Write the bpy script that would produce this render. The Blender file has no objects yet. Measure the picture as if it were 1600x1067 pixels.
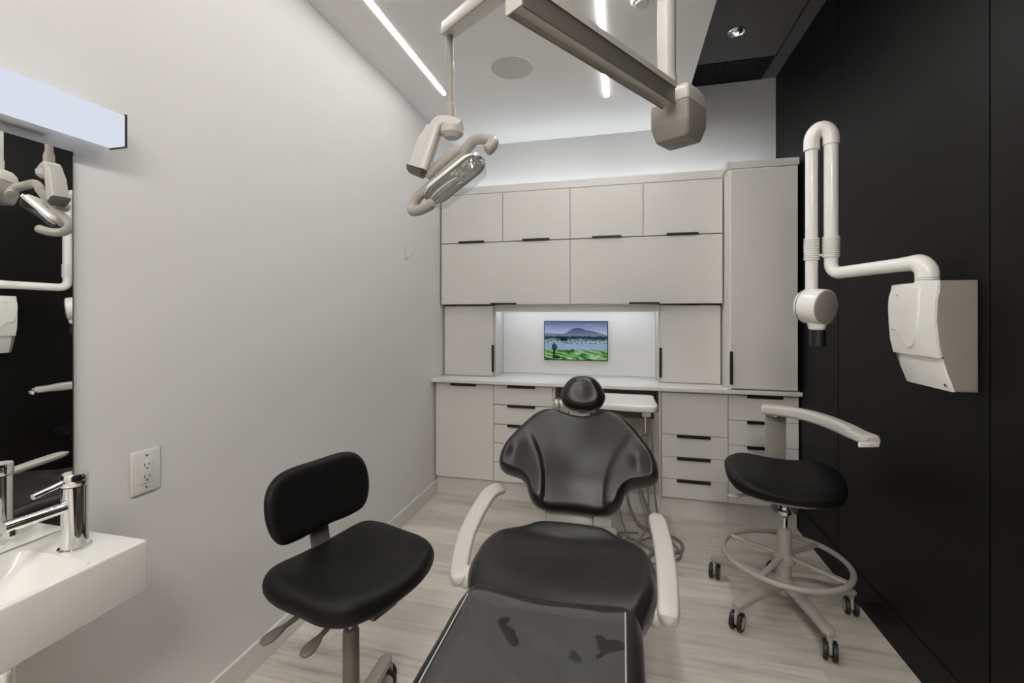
import bpy, bmesh, math, random
from mathutils import Vector, Matrix
R = math.radians
PI = math.pi
random.seed(4)
S = bpy.context.scene
C = S.collection

# ------------------------------------------------------------------ camera
cam_d = bpy.data.cameras.new('camera')
cam = bpy.data.objects.new('camera', cam_d)
C.objects.link(cam)
cam.location = (0, 0, 1.41)
cam.rotation_euler = (R(90), 0, R(13.8))
cam_d.sensor_width = 36
cam_d.sensor_fit = 'HORIZONTAL'
cam_d.lens = 36 * 700 / 1600
cam_d.shift_y = -45.5 / 1600
cam_d.clip_start = 0.02
S.camera = cam

# ------------------------------------------------------------------ world, exposure
w = bpy.data.worlds.new('world')
S.world = w
w.use_nodes = True
w.node_tree.nodes['Background'].inputs[0].default_value = (1.0, 0.98, 0.95, 1)
w.node_tree.nodes['Background'].inputs[1].default_value = 0.3
S.view_settings.view_transform = 'Standard'
S.view_settings.look = 'None'
S.view_settings.exposure = 0.2
S.view_settings.gamma = 1.0
S.view_settings.use_curve_mapping = False

# light strengths of the fixtures and the added fill (radiance of the luminous faces)
LED_CEIL = 132.0
LED_TOP = 8.2
LED_UNDER = 10.5
VANITY = 0.82
FILL_PANEL = 34.0  # added fill panels behind the camera
DOWN = 2.0

XL, XR, YB, YF, ZC, ZS = -1.414, 1.108, 3.70, -3.20, 2.85, 3.156
XS = 0.424          # edge of the raised dark slot in the ceiling

# ------------------------------------------------------------------ materials
def srgb(r, g, b):
    def f(c):
        c /= 255.0
        return c / 12.92 if c <= .04045 else ((c + .055) / 1.055) ** 2.4
    return (f(r), f(g), f(b), 1)

def mat(name, col, rough=.5, metal=0, bump=0, bscale=200, coat=0, spec=.5, trans=0, ior=1.45, mott=0.0, sheen=0):
    m = bpy.data.materials.new(name)
    m.use_nodes = True
    nt = m.node_tree
    b = nt.nodes['Principled BSDF']
    b.inputs['Base Color'].default_value = col
    b.inputs['Roughness'].default_value = rough
    b.inputs['Metallic'].default_value = metal
    b.inputs['Specular IOR Level'].default_value = spec
    b.inputs['Coat Weight'].default_value = coat
    b.inputs['Transmission Weight'].default_value = trans
    b.inputs['IOR'].default_value = ior
    b.inputs['Sheen Weight'].default_value = sheen
    tc = nt.nodes.new('ShaderNodeTexCoord')
    nz = nt.nodes.new('ShaderNodeTexNoise')
    nz.inputs['Scale'].default_value = bscale
    nz.inputs['Detail'].default_value = 4
    nt.links.new(tc.outputs['Object'], nz.inputs['Vector'])
    if bump:
        bp = nt.nodes.new('ShaderNodeBump')
        bp.inputs['Strength'].default_value = bump
        bp.inputs['Distance'].default_value = 0.002
        nt.links.new(nz.outputs['Fac'], bp.inputs['Height'])
        nt.links.new(bp.outputs['Normal'], b.inputs['Normal'])
    # small roughness variation makes every surface procedural
    mr = nt.nodes.new('ShaderNodeMapRange')
    mr.inputs['To Min'].default_value = max(0.0, rough - .03 - mott)
    mr.inputs['To Max'].default_value = min(1.0, rough + .03 + mott)
    nt.links.new(nz.outputs['Fac'], mr.inputs['Value'])
    nt.links.new(mr.outputs['Result'], b.inputs['Roughness'])
    return m

def emit(name, col, strength):
    m = bpy.data.materials.new(name)
    m.use_nodes = True
    nt = m.node_tree
    nt.nodes.clear()
    o = nt.nodes.new('ShaderNodeOutputMaterial')
    e = nt.nodes.new('ShaderNodeEmission')
    e.inputs[0].default_value = col
    e.inputs[1].default_value = strength
    nt.links.new(e.outputs[0], o.inputs[0])
    return m

M = {}
M['wall'] = mat('white_wall_paint', (.67, .66, .645, 1), .62, bump=.12, bscale=300)
M['ceil'] = mat('white_ceiling_paint', (.88, .875, .865, 1), .75, bump=.1, bscale=260)
M['trim'] = mat('white_trim_paint', (.66, .65, .62, 1), .42)
M['black_panel'] = mat('black_laminate_panel', (.0052, .0048, .0044, 1), .48, bump=.05, bscale=500, spec=.18)
M['slot_dark'] = mat('black_textured_ceiling_tile', (.085, .076, .069, 1), .6, bump=.6, bscale=420)
M['cab'] = mat('warm_white_laminate', (.68, .66, .635, 1), .42, bump=.02, bscale=400)
M['carcass'] = mat('cabinet_carcass_laminate', (.56, .54, .51, 1), .5)
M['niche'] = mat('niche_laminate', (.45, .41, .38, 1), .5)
M['counter'] = mat('white_quartz', (.74, .73, .71, 1), .22)
M['splash'] = mat('white_splash_panel', (.70, .69, .67, 1), .3)
M['handle'] = mat('black_metal', (.012, .012, .012, 1), .38, metal=.3)
M['vinyl'] = mat('black_vinyl', (.0085, .0074, .0062, 1), .31, spec=.46, bump=.12, bscale=900, sheen=.05)
M['stool_vinyl'] = mat('stool_black_vinyl', (.006, .006, .0058, 1), .45, spec=.22, bump=.2, bscale=1200)
M['plastic'] = mat('warm_grey_plastic', (.36, .338, .305, 1), .36)
M['plastic_light'] = mat('light_grey_plastic', (.55, .53, .495, 1), .30)
M['plastic_white'] = mat('white_gloss_plastic', (.82, .81, .78, 1), .18, coat=.3)
M['shaded_taupe'] = mat('shaded_taupe_plastic', (.27, .25, .225, 1), .4)  # taupe darkened further so camera-facing sides hold painted-in shade
M['arm_metal'] = mat('brown_grey_enamel', (.15, .135, .12, 1), .4)
M['grey_dark'] = mat('dark_grey_plastic', (.10, .095, .09, 1), .42)
M['chrome'] = mat('chrome', (.86, .86, .86, 1), .06, metal=1)
M['steel'] = mat('brushed_steel', (.55, .54, .52, 1), .3, metal=1)
M['ceramic'] = mat('white_ceramic', (.74, .73, .70, 1), .10, coat=.6)
M['reflector'] = mat('silvered_reflector', (.95, .95, .94, 1), .45, metal=.3, bump=.8, bscale=120)
M['rubber'] = mat('black_rubber', (.012, .012, .012, 1), .5)
M['hose'] = mat('grey_hose', (.20, .19, .175, 1), .42)
M['black_gloss'] = mat('black_gloss', (.006, .006, .006, 1), .4)
M['speaker'] = mat('white_speaker_grille', (.64, .65, .64, 1), .7, bump=.6, bscale=800)
M['mirror'] = mat('mirror_silver', (.93, .94, .93, 1), .0, metal=1)
M['mirror'].node_tree.nodes['Principled BSDF'].inputs['Roughness'].default_value = 0
for l in list(M['mirror'].node_tree.links):
    if l.to_socket.name == 'Roughness':
        M['mirror'].node_tree.links.remove(l)
M['mark'] = mat('grey_print', (.10, .10, .10, 1), .5)
M['blue_mark'] = mat('dark_blue_print', (.03, .04, .12, 1), .5)
M['led'] = emit('led_strip_light', (1.0, .985, .955, 1), LED_CEIL)
M['led_dim'] = emit('led_strip_light_dimmed', (1.0, .985, .955, 1), LED_CEIL * .20)
M['led_top'] = emit('cabinet_top_led', (.85, .93, 1.0, 1), LED_TOP)
M['led_under'] = emit('under_cabinet_led', (.84, .92, 1.0, 1), LED_UNDER)
M['vanity'] = emit('vanity_diffuser', (.73, .78, .88, 1), VANITY)
M['fill_light'] = emit('fill_panel_diffuser', (1.0, .95, .89, 1), FILL_PANEL)
M['downlight'] = emit('downlight_bulb', (1.0, .95, .88, 1), DOWN)

def glass(name, col, rough, alpha):
    m = bpy.data.materials.new(name)
    m.use_nodes = True
    nt = m.node_tree
    nt.nodes.clear()
    o = nt.nodes.new('ShaderNodeOutputMaterial')
    mx = nt.nodes.new('ShaderNodeMixShader')
    tr = nt.nodes.new('ShaderNodeBsdfTransparent')
    tr.inputs[0].default_value = col
    gl = nt.nodes.new('ShaderNodeBsdfGlossy')
    gl.inputs['Roughness'].default_value = rough
    fr = nt.nodes.new('ShaderNodeLayerWeight')
    fr.inputs[0].default_value = .5
    pw = nt.nodes.new('ShaderNodeMath'); pw.operation = 'POWER'; pw.inputs[1].default_value = 4
    nt.links.new(fr.outputs['Facing'], pw.inputs[0])
    ad = nt.nodes.new('ShaderNodeMath')
    ad.operation = 'ADD'
    ad.inputs[1].default_value = alpha
    ad.use_clamp = True
    nt.links.new(pw.outputs[0], ad.inputs[0])
    nt.links.new(ad.outputs[0], mx.inputs[0])
    nt.links.new(tr.outputs[0], mx.inputs[1])
    nt.links.new(gl.outputs[0], mx.inputs[2])
    nt.links.new(mx.outputs[0], o.inputs[0])
    tc = nt.nodes.new('ShaderNodeTexCoord')
    nz = nt.nodes.new('ShaderNodeTexNoise')
    nz.inputs['Scale'].default_value = 9
    nt.links.new(tc.outputs['Object'], nz.inputs['Vector'])
    bp = nt.nodes.new('ShaderNodeBump')
    bp.inputs['Strength'].default_value = .35
    bp.inputs['Distance'].default_value = .01
    nt.links.new(nz.outputs['Fac'], bp.inputs['Height'])
    nt.links.new(bp.outputs['Normal'], gl.inputs['Normal'])
    nt.links.new(bp.outputs['Normal'], fr.inputs['Normal'])
    return m
M['clear_lens'] = glass('clear_lens_plastic', (.94, .96, .96, 1), .03, .09)

def film_material():
    # clear vinyl protector: glossy film over the leg rest, clinging in patches
    m = bpy.data.materials.new('clear_vinyl_film')
    m.use_nodes = True
    nt = m.node_tree
    nt.nodes.clear()
    N = nt.nodes.new
    o = N('ShaderNodeOutputMaterial')
    tc = N('ShaderNodeTexCoord')
    nz = N('ShaderNodeTexNoise'); nz.inputs['Scale'].default_value = 9.0; nz.inputs['Detail'].default_value = 2.0; nz.inputs['Distortion'].default_value = .6
    nt.links.new(tc.outputs['Object'], nz.inputs['Vector'])
    cr = N('ShaderNodeValToRGB')
    cr.color_ramp.elements[0].position = .428; cr.color_ramp.elements[0].color = (0, 0, 0, 1)
    cr.color_ramp.elements[1].position = .432; cr.color_ramp.elements[1].color = (1, 1, 1, 1)
    nt.links.new(nz.outputs['Fac'], cr.inputs[0])
    tr = N('ShaderNodeBsdfTransparent'); tr.inputs[0].default_value = (.90, .90, .89, 1)
    df = N('ShaderNodeBsdfDiffuse'); df.inputs[0].default_value = (.62, .60, .57, 1)
    hz = N('ShaderNodeMath'); hz.operation = 'MULTIPLY'; hz.inputs[1].default_value = .075
    nt.links.new(cr.outputs[0], hz.inputs[0])
    m1 = N('ShaderNodeMixShader')
    nt.links.new(hz.outputs[0], m1.inputs[0]); nt.links.new(tr.outputs[0], m1.inputs[1]); nt.links.new(df.outputs[0], m1.inputs[2])
    gl = N('ShaderNodeBsdfGlossy'); gl.inputs['Roughness'].default_value = .06
    fr = N('ShaderNodeFresnel'); fr.inputs[0].default_value = 1.5
    bp = N('ShaderNodeBump'); bp.inputs['Strength'].default_value = .35; bp.inputs['Distance'].default_value = .010
    n2 = N('ShaderNodeTexNoise'); n2.inputs['Scale'].default_value = 7
    nt.links.new(tc.outputs['Object'], n2.inputs['Vector'])
    nt.links.new(n2.outputs['Fac'], bp.inputs['Height'])
    nt.links.new(bp.outputs['Normal'], gl.inputs['Normal']); nt.links.new(bp.outputs['Normal'], fr.inputs['Normal'])
    m2 = N('ShaderNodeMixShader')
    nt.links.new(fr.outputs[0], m2.inputs[0]); nt.links.new(m1.outputs[0], m2.inputs[1]); nt.links.new(gl.outputs[0], m2.inputs[2])
    nt.links.new(m2.outputs[0], o.inputs[0])
    return m
M['weld'] = mat('welded_vinyl_edge', (.62, .61, .59, 1), .12, coat=.5)
M['film'] = film_material()

def floor_material():
    m = bpy.data.materials.new('light_oak_plank_floor')
    m.use_nodes = True
    nt = m.node_tree
    b = nt.nodes['Principled BSDF']
    N = nt.nodes.new
    tc = N('ShaderNodeTexCoord')
    br = N('ShaderNodeTexBrick')
    br.offset = .37
    br.inputs['Scale'].default_value = 1
    br.inputs['Brick Width'].default_value = 1.22
    br.inputs['Row Height'].default_value = .182
    br.inputs['Mortar Size'].default_value = .0012
    br.inputs['Mortar Smooth'].default_value = .3
    br.inputs['Color1'].default_value = (.0, .0, .0, 1)
    br.inputs['Color2'].default_value = (1, 1, 1, 1)
    br.inputs['Mortar'].default_value = (.5, .5, .5, 1)
    nt.links.new(tc.outputs['Object'], br.inputs['Vector'])
    # grain: noise stretched along the boards (X), shifted per board
    sc = N('ShaderNodeVectorMath'); sc.operation = 'MULTIPLY'; sc.inputs[1].default_value = (1.6, 22, 1)
    nt.links.new(tc.outputs['Object'], sc.inputs[0])
    ad = N('ShaderNodeVectorMath'); ad.operation = 'MULTIPLY_ADD'
    ad.inputs[1].default_value = (7, 13, 3)
    nt.links.new(br.outputs['Color'], ad.inputs[0]); nt.links.new(sc.outputs[0], ad.inputs[2])
    g = N('ShaderNodeTexNoise'); g.inputs['Scale'].default_value = 1.7; g.inputs['Detail'].default_value = 8; g.inputs['Roughness'].default_value = .62
    nt.links.new(ad.outputs[0], g.inputs['Vector'])
    g2 = N('ShaderNodeTexNoise'); g2.inputs['Scale'].default_value = .9; g2.inputs['Detail'].default_value = 2
    s2 = N('ShaderNodeVectorMath'); s2.operation = 'MULTIPLY'; s2.inputs[1].default_value = (1.2, 5, 1)
    nt.links.new(tc.outputs['Object'], s2.inputs[0]); nt.links.new(s2.outputs[0], g2.inputs['Vector'])
    cr = N('ShaderNodeValToRGB')
    e = cr.color_ramp.elements
    e[0].position = .34; e[0].color = (.36, .325, .28, 1)
    e[1].position = .64; e[1].color = (.70, .66, .60, 1)
    x = e.new(.47); x.color = (.58, .54, .48, 1)
    mxv = N('ShaderNodeMath'); mxv.operation = 'MULTIPLY_ADD'; mxv.inputs[1].default_value = .45
    mm = N('ShaderNodeMath'); mm.operation = 'MULTIPLY'; mm.inputs[1].default_value = .55
    nt.links.new(g.outputs['Fac'], mm.inputs[0])
    nt.links.new(g2.outputs['Fac'], mxv.inputs[0]); nt.links.new(mm.outputs[0], mxv.inputs[2])
    nt.links.new(mxv.outputs[0], cr.inputs[0])
    # board to board tone and seams
    tone = N('ShaderNodeMapRange'); tone.inputs['To Min'].default_value = .88; tone.inputs['To Max'].default_value = 1.10
    nt.links.new(br.outputs['Color'], tone.inputs['Value'])
    seam = N('ShaderNodeMapRange'); seam.inputs['To Min'].default_value = 1.0; seam.inputs['To Max'].default_value = .72
    nt.links.new(br.outputs['Fac'], seam.inputs['Value'])
    pr = N('ShaderNodeMath'); pr.operation = 'MULTIPLY'
    nt.links.new(tone.outputs[0], pr.inputs[0]); nt.links.new(seam.outputs[0], pr.inputs[1])
    mul = N('ShaderNodeVectorMath'); mul.operation = 'SCALE'
    nt.links.new(cr.outputs[0], mul.inputs[0]); nt.links.new(pr.outputs[0], mul.inputs['Scale'])
    nt.links.new(mul.outputs[0], b.inputs['Base Color'])
    b.inputs['Roughness'].default_value = .5
    bp = N('ShaderNodeBump'); bp.inputs['Strength'].default_value = .15; bp.inputs['Distance'].default_value = .002
    nt.links.new(g.outputs['Fac'], bp.inputs['Height']); nt.links.new(bp.outputs['Normal'], b.inputs['Normal'])
    return m
M['floor'] = floor_material()

def vent_material():
    m = mat('black_vent_grille', (.02, .019, .018, 1), .5)
    return m
M['vent'] = vent_material()

def landscape_material():
    # a misty valley with a mountain, shown on the screen (it gives off light)
    m = bpy.data.materials.new('landscape_on_screen')
    m.use_nodes = True
    nt = m.node_tree
    nt.nodes.clear()
    N = nt.nodes.new
    L = nt.links.new
    out = N('ShaderNodeOutputMaterial'); em = N('ShaderNodeEmission'); em.inputs[1].default_value = .76
    L(em.outputs[0], out.inputs[0])
    tc = N('ShaderNodeTexCoord'); sp = N('ShaderNodeSeparateXYZ')
    L(tc.outputs['Generated'], sp.inputs[0])
    x, y = sp.outputs['X'], sp.outputs['Z']
    def mth(op, a, b=None, c=None, clamp=False):
        n = N('ShaderNodeMath'); n.operation = op; n.use_clamp = clamp
        for i, v in enumerate((a, b, c)):
            if v is None: continue
            if isinstance(v, (int, float)): n.inputs[i].default_value = v
            else: L(v, n.inputs[i])
        return n.outputs[0]
    def noise(sx, sy, sc, det=4, off=0):
        cb = N('ShaderNodeCombineXYZ')
        L(mth('MULTIPLY_ADD', x, sx, off), cb.inputs[0]); L(mth('MULTIPLY', y, sy), cb.inputs[1])
        n = N('ShaderNodeTexNoise'); n.inputs['Scale'].default_value = sc; n.inputs['Detail'].default_value = det
        L(cb.outputs[0], n.inputs['Vector'])
        return n.outputs['Fac']
    def ramp(v, stops):
        r = N('ShaderNodeValToRGB'); e = r.color_ramp.elements
        e[0].position = stops[0][0]; e[0].color = stops[0][1]
        e[1].position = stops[-1][0]; e[1].color = stops[-1][1]
        for p, c_ in stops[1:-1]:
            k = e.new(p); k.color = c_
        L(v, r.inputs[0])
        return r.outputs[0]
    def mix(f, a, b):
        n = N('ShaderNodeMix'); n.data_type = 'RGBA'
        if isinstance(f, (int, float)): n.inputs[0].default_value = f
        else: L(f, n.inputs[0])
        for i, v in ((6, a), (7, b)):
            if isinstance(v, tuple): n.inputs[i].default_value = v
            else: L(v, n.inputs[i])
        return n.outputs[2]
    def below(h, soft=.012):
        return mth('DIVIDE', mth('SUBTRACT', h, y), soft, clamp=True)
    cloud = noise(1.5, 5, 2.2, 5)
    sky = ramp(mth('MULTIPLY_ADD', cloud, .16, mth('SUBTRACT', y, .08)), [(.66, srgb(178, 188, 208)), (.80, srgb(142, 156, 188)), (1.0, srgb(84, 102, 148))])
    sky = mix(mth('MULTIPLY', mth('GREATER_THAN', cloud, .56), .35), sky, srgb(175, 185, 205))
    fc = N('ShaderNodeFloatCurve')
    cv = fc.mapping.curves[0]
    P_ = [(0, .70), (.2, .69), (.33, .70), (.40, .76), (.46, .82), (.58, .835), (.66, .79), (.76, .76), (.88, .71), (1, .66)]
    while len(cv.points) < len(P_): cv.points.new(.5, .5)
    for p, q in zip(cv.points, P_): p.location = q
    fc.mapping.update()
    L(x, fc.inputs['Value'])
    mt = mth('MULTIPLY_ADD', noise(6, 2, 3, 3), .02, mth('SUBTRACT', fc.outputs[0], .01))
    mcol = ramp(y, [(.60, srgb(120, 135, 160)), (.84, srgb(62, 72, 108))])
    c = mix(below(mt), sky, mcol)
    trees = mth('MULTIPLY_ADD', noise(14, 2, 3, 4), .10, .58)
    c = mix(below(trees, .03), c, srgb(40, 55, 68))
    fog = mth('MULTIPLY_ADD', noise(5, 6, 2, 4, 3), .14, .49)
    fcol = mix(noise(3, 9, 3, 4, 9), srgb(100, 135, 150), srgb(170, 190, 215))
    c = mix(below(fog, .07), c, fcol)
    midt = mth('MULTIPLY', mth('GREATER_THAN', noise(9, 12, 2.2, 5, 17), .55), mth('MULTIPLY', below(.60, .03), mth('GREATER_THAN', y, .42)))
    c = mix(mth('MULTIPLY', midt, .85), c, srgb(45, 70, 70))
    fld = mth('MULTIPLY_ADD', noise(4, 4, 2, 3, 5), .12, .22)
    wv = N('ShaderNodeTexWave'); wv.inputs['Scale'].default_value = 2.2; wv.inputs['Distortion'].default_value = 14; wv.inputs['Detail'].default_value = 3
    wv.bands_direction = 'DIAGONAL'
    cb = N('ShaderNodeCombineXYZ'); L(x, cb.inputs[0]); L(mth('MULTIPLY', y, 2.4), cb.inputs[1]); L(cb.outputs[0], wv.inputs['Vector'])
    gcol = ramp(wv.outputs['Fac'], [(.0, srgb(45, 85, 50)), (.18, srgb(82, 135, 72)), (.75, srgb(118, 165, 92)), (.96, srgb(130, 172, 108)), (1.0, srgb(165, 195, 165))])
    c = mix(below(fld, .06), c, gcol)
    def blob(cx, cy, rx, ry):
        dx = mth('DIVIDE', mth('SUBTRACT', x, cx), rx); dy = mth('DIVIDE', mth('SUBTRACT', y, cy), ry)
        d = mth('ADD', mth('MULTIPLY', dx, dx), mth('MULTIPLY', dy, dy))
        return mth('LESS_THAN', mth('MULTIPLY_ADD', noise(20, 14, 2, 4, 2), 1.6, mth('SUBTRACT', d, .8)), 1.0)
    for q in ((.16, .32, .045, .10), (.155, .18, .02, .10), (.19, .06, .07, .05), (.45, .24, .03, .03), (.31, .53, .06, .05)):
        c = mix(mth('MULTIPLY', blob(*q), .9), c, srgb(18, 32, 28))
    L(c, em.inputs[0])
    return m
M['landscape'] = landscape_material()

# ------------------------------------------------------------------ mesh helpers
def obj(name, bm, m, parent=None, smooth=True, angle=35, loc=None):
    bmesh.ops.recalc_face_normals(bm, faces=bm.faces)
    me = bpy.data.meshes.new(name)
    bm.to_mesh(me)
    bm.free()
    if isinstance(m, (list, tuple)):
        for q in m: me.materials.append(M[q])
    else:
        me.materials.append(M[m])
    if smooth:
        me.polygons.foreach_set('use_smooth', [True] * len(me.polygons))
        me.set_sharp_from_angle(angle=R(angle))
    o = bpy.data.objects.new(name, me)
    C.objects.link(o)
    if parent is not None:
        o.parent = parent
        o.matrix_parent_inverse = parent.matrix_world.inverted() if False else Matrix.Translation(-parent.location)
    return o

def thing(name, label, cat, loc=(0, 0, 0), group=None):
    o = bpy.data.objects.new(name, None)
    C.objects.link(o)
    o.location = loc
    o.empty_display_size = .05
    o['label'] = label
    o['category'] = cat
    if group: o['group'] = group
    return o

def tag(o, label, cat, group=None):
    o['label'] = label; o['category'] = cat
    if group: o['group'] = group
    return o

def struct(name, bm, m, **k):
    o = obj(name, bm, m, smooth=False, **k)
    o['kind'] = 'structure'
    return o

def NB(): return bmesh.new()

def box(bm, x0, x1, y0, y1, z0, z1, bev=0, seg=2, mx=None, mi=0):
    vs = [bm.verts.new((x, y, z)) for x in (x0, x1) for y in (y0, y1) for z in (z0, z1)]
    idx = [(0, 1, 3, 2), (4, 6, 7, 5), (0, 4, 5, 1), (2, 3, 7, 6), (0, 2, 6, 4), (1, 5, 7, 3)]
    fs = [bm.faces.new([vs[i] for i in q]) for q in idx]
    for f in fs: f.material_index = mi
    geo = vs
    if bev:
        es = list({e for f in fs for e in f.edges})
        r = bmesh.ops.bevel(bm, geom=es, offset=bev, segments=seg, profile=.5, affect='EDGES')
        geo = list({v for f in r['faces'] for v in f.verts} | {v for v in vs if v.is_valid})
    if mx is not None:
        bmesh.ops.transform(bm, matrix=mx, verts=geo)
    return geo

def bx(*a, **k):
    bm = NB(); box(bm, *a, **k); return bm

def catmull(pts, n=8, closed=False):
    P = [Vector(p) for p in pts]
    out = []
    N = len(P)
    rng = range(N) if closed else range(N - 1)
    for i in rng:
        if closed:
            a, b, c, d = P[(i - 1) % N], P[i], P[(i + 1) % N], P[(i + 2) % N]
        else:
            a = P[i - 1] if i > 0 else P[0] * 2 - P[1]
            b, c = P[i], P[i + 1]
            d = P[i + 2] if i + 2 < N else P[-1] * 2 - P[-2]
        for k in range(n):
            t = k / n
            out.append(.5 * ((2 * b) + (c - a) * t + (2 * a - 5 * b + 4 * c - d) * t * t + (3 * b - a - 3 * c + d) * t ** 3))
    if not closed: out.append(P[-1].copy())
    return out

def sweep(bm, pts, prof, up=(0, 0, 1), scale=None, caps=True, mi=0):
    """profile: list of 2D points (side, up) swept along pts; scale(t) -> (sx, sy)"""
    pts = [Vector(p) for p in pts]
    n = len(pts)
    rings = []
    up = Vector(up)
    prev = None
    for i, p in enumerate(pts):
        t = (pts[min(i + 1, n - 1)] - pts[max(i - 1, 0)]).normalized()
        if prev is None:
            u = up - t * up.dot(t)
            if u.length < 1e-3: u = Vector((1, 0, 0)) - t * t.x
        else:
            u = prev - t * prev.dot(t)
        u.normalize(); prev = u
        s = t.cross(u).normalized()
        sx, sy = (1, 1) if scale is None else scale(i / (n - 1))
        rings.append([bm.verts.new(p + s * (q[0] * sx) + u * (q[1] * sy)) for q in prof])
    m = len(prof)
    for a, b in zip(rings, rings[1:]):
        for j in range(m):
            f = bm.faces.new((a[j], a[(j + 1) % m], b[(j + 1) % m], b[j])); f.material_index = mi
    if caps:
        bm.faces.new(rings[0][::-1]).material_index = mi
        bm.faces.new(rings[-1]).material_index = mi
    return rings

def circ(r, n=20, r2=None):
    r2 = r2 or r
    return [(r * math.cos(2 * PI * k / n), r2 * math.sin(2 * PI * k / n)) for k in range(n)]

def rrect(a, b, r, n=5):
    out = []
    for cx, cy, a0 in ((a - r, b - r, 0), (-a + r, b - r, 90), (-a + r, -b + r, 180), (a - r, -b + r, 270)):
        for k in range(n + 1):
            t = R(a0 + 90 * k / n)
            out.append((cx + r * math.cos(t), cy + r * math.sin(t)))
    return out

def round_scale(k=.12, lo=.35):
    def f(t):
        d = min(t, 1 - t)
        if d >= k: return (1, 1)
        q = 1 - (1 - d / k) ** 2
        s = lo + (1 - lo) * math.sqrt(max(q, 0))
        return (s, s)
    return f

def tube(bm, pts, r, n=16, smooth=0, **k):
    if smooth: pts = catmull(pts, smooth)
    return sweep(bm, pts, circ(r, n), **k)

def lathe(bm, prof, n=32, mx=None, mi=0):
    """prof: (r, z) list"""
    rings = []
    for r, z in prof:
        if r < 1e-5: rings.append([bm.verts.new((0, 0, z))])
        else: rings.append([bm.verts.new((r * math.cos(2 * PI * k / n), r * math.sin(2 * PI * k / n), z)) for k in range(n)])
    for a, b in zip(rings, rings[1:]):
        for j in range(n):
            if len(a) == 1 and len(b) == 1: continue
            if len(a) == 1: f = bm.faces.new((a[0], b[(j + 1) % n], b[j]))
            elif len(b) == 1: f = bm.faces.new((a[j], a[(j + 1) % n], b[0]))
            else: f = bm.faces.new((a[j], a[(j + 1) % n], b[(j + 1) % n], b[j]))
            f.material_index = mi
    if mx is not None: bmesh.ops.transform(bm, matrix=mx, verts=[v for r_ in rings for v in r_])
    return rings

def prism(bm, poly, w0, w1, to3, bev=0, seg=2, mi=0):
    """poly in 2D, extruded between w0 and w1; to3(a, b, w) -> Vector"""
    A = [bm.verts.new(to3(a, b, w0)) for a, b in poly]
    B = [bm.verts.new(to3(a, b, w1)) for a, b in poly]
    fs = [bm.faces.new(A[::-1]), bm.faces.new(B)]
    n = len(poly)
    for i in range(n): fs.append(bm.faces.new((A[i], A[(i + 1) % n], B[(i + 1) % n], B[i])))
    for f in fs: f.material_index = mi
    if bev:
        es = list({e for f in fs[:2] for e in f.edges})
        bmesh.ops.bevel(bm, geom=es, offset=bev, segments=seg, profile=.5, affect='EDGES')

def cushion(bm, outline, r, rz, thick, to3, hfun=None, lower=.6, rings=14, nsub=6, centre=None, nround=6):
    """padded shape with a rounded rim. outline: 2D control points of a closed curve.
    local z=0 is the widest line of the rim; the top rises rz + hfun above it, underside 'thick' below"""
    O = [Vector((p[0], p[1])) for p in outline]
    O = [Vector((q.x, q.y)) for q in catmull([(p.x, p.y, 0) for p in O], nsub, closed=True)]
    n = len(O)
    area = sum(O[i].x * O[(i + 1) % n].y - O[(i + 1) % n].x * O[i].y for i in range(n))
    if area < 0: O.reverse()
    nr = []
    for i in range(n):
        t = (O[(i + 1) % n] - O[i - 1]).normalized()
        nr.append(Vector((-t.y, t.x)))           # inward
    c = centre or (sum((p.x for p in O)) / n, sum((p.y for p in O)) / n)
    c = Vector(c)
    hf = hfun or (lambda x, y: 0)
    R_ = []
    for k in range(nround + 1):                   # underside rim upwards
        a = -PI / 2 + PI / 2 * k / nround
        R_.append([(O[i] + nr[i] * (r * lower * (1 - math.cos(a))), thick * math.sin(a), 0) for i in range(n)])
    for k in range(1, nround + 1):
        a = PI / 2 * k / nround
        R_.append([(O[i] + nr[i] * (r * (1 - math.cos(a))), rz * math.sin(a), math.sin(a)) for i in range(n)])
    last = [O[i] + nr[i] * r for i in range(n)]
    for k in range(1, rings):
        lam = 1 - k / rings
        R_.append([(c + (last[i] - c) * lam, rz, 1) for i in range(n)])
    V = []
    for ring in R_:
        V.append([bm.verts.new(to3(p.x, p.y, z + f * hf(p.x, p.y))) for p, z, f in ring])
    for a, b in zip(V, V[1:]):
        for i in range(n): bm.faces.new((a[i], a[(i + 1) % n], b[(i + 1) % n], b[i]))
    ct = bm.verts.new(to3(c.x, c.y, rz + hf(c.x, c.y)))
    for i in range(n): bm.faces.new((V[-1][i], V[-1][(i + 1) % n], ct))
    bm.faces.new(V[0][::-1])

def cyl(bm, p0, p1, r, n=20, r1=None):
    r1 = r if r1 is None else r1
    sweep(bm, [p0, p1], circ(1, n), up=(0, 0, 1) if abs(Vector(p1)[2] - Vector(p0)[2]) < .9 * (Vector(p1) - Vector(p0)).length else (0, 1, 0),
          scale=lambda t: (r + (r1 - r) * t,) * 2)

def frame(ax, az, o):
    """matrix with x axis ax, z axis ~az, origin o"""
    x = Vector(ax).normalized(); z = Vector(az); z = (z - x * z.dot(x)).normalized(); y = z.cross(x)
    return Matrix(((x.x, y.x, z.x, o[0]), (x.y, y.y, z.y, o[1]), (x.z, y.z, z.z, o[2]), (0, 0, 0, 1)))

# ------------------------------------------------------------------ the room
struct('floor', bx(XL - .1, XR + .1, YF - .1, YB + .1, -.06, 0), 'floor')
struct('wall_left', bx(XL - .1, XL, YF - .1, YB + .1, 0, ZS + .1), 'wall')
struct('wall_back', bx(XL, XR + .1, YB, YB + .1, 0, ZS + .1), 'wall')
struct('wall_front', bx(XL, XR + .1, YF - .1, YF, 0, ZS + .1), 'wall')
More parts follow.
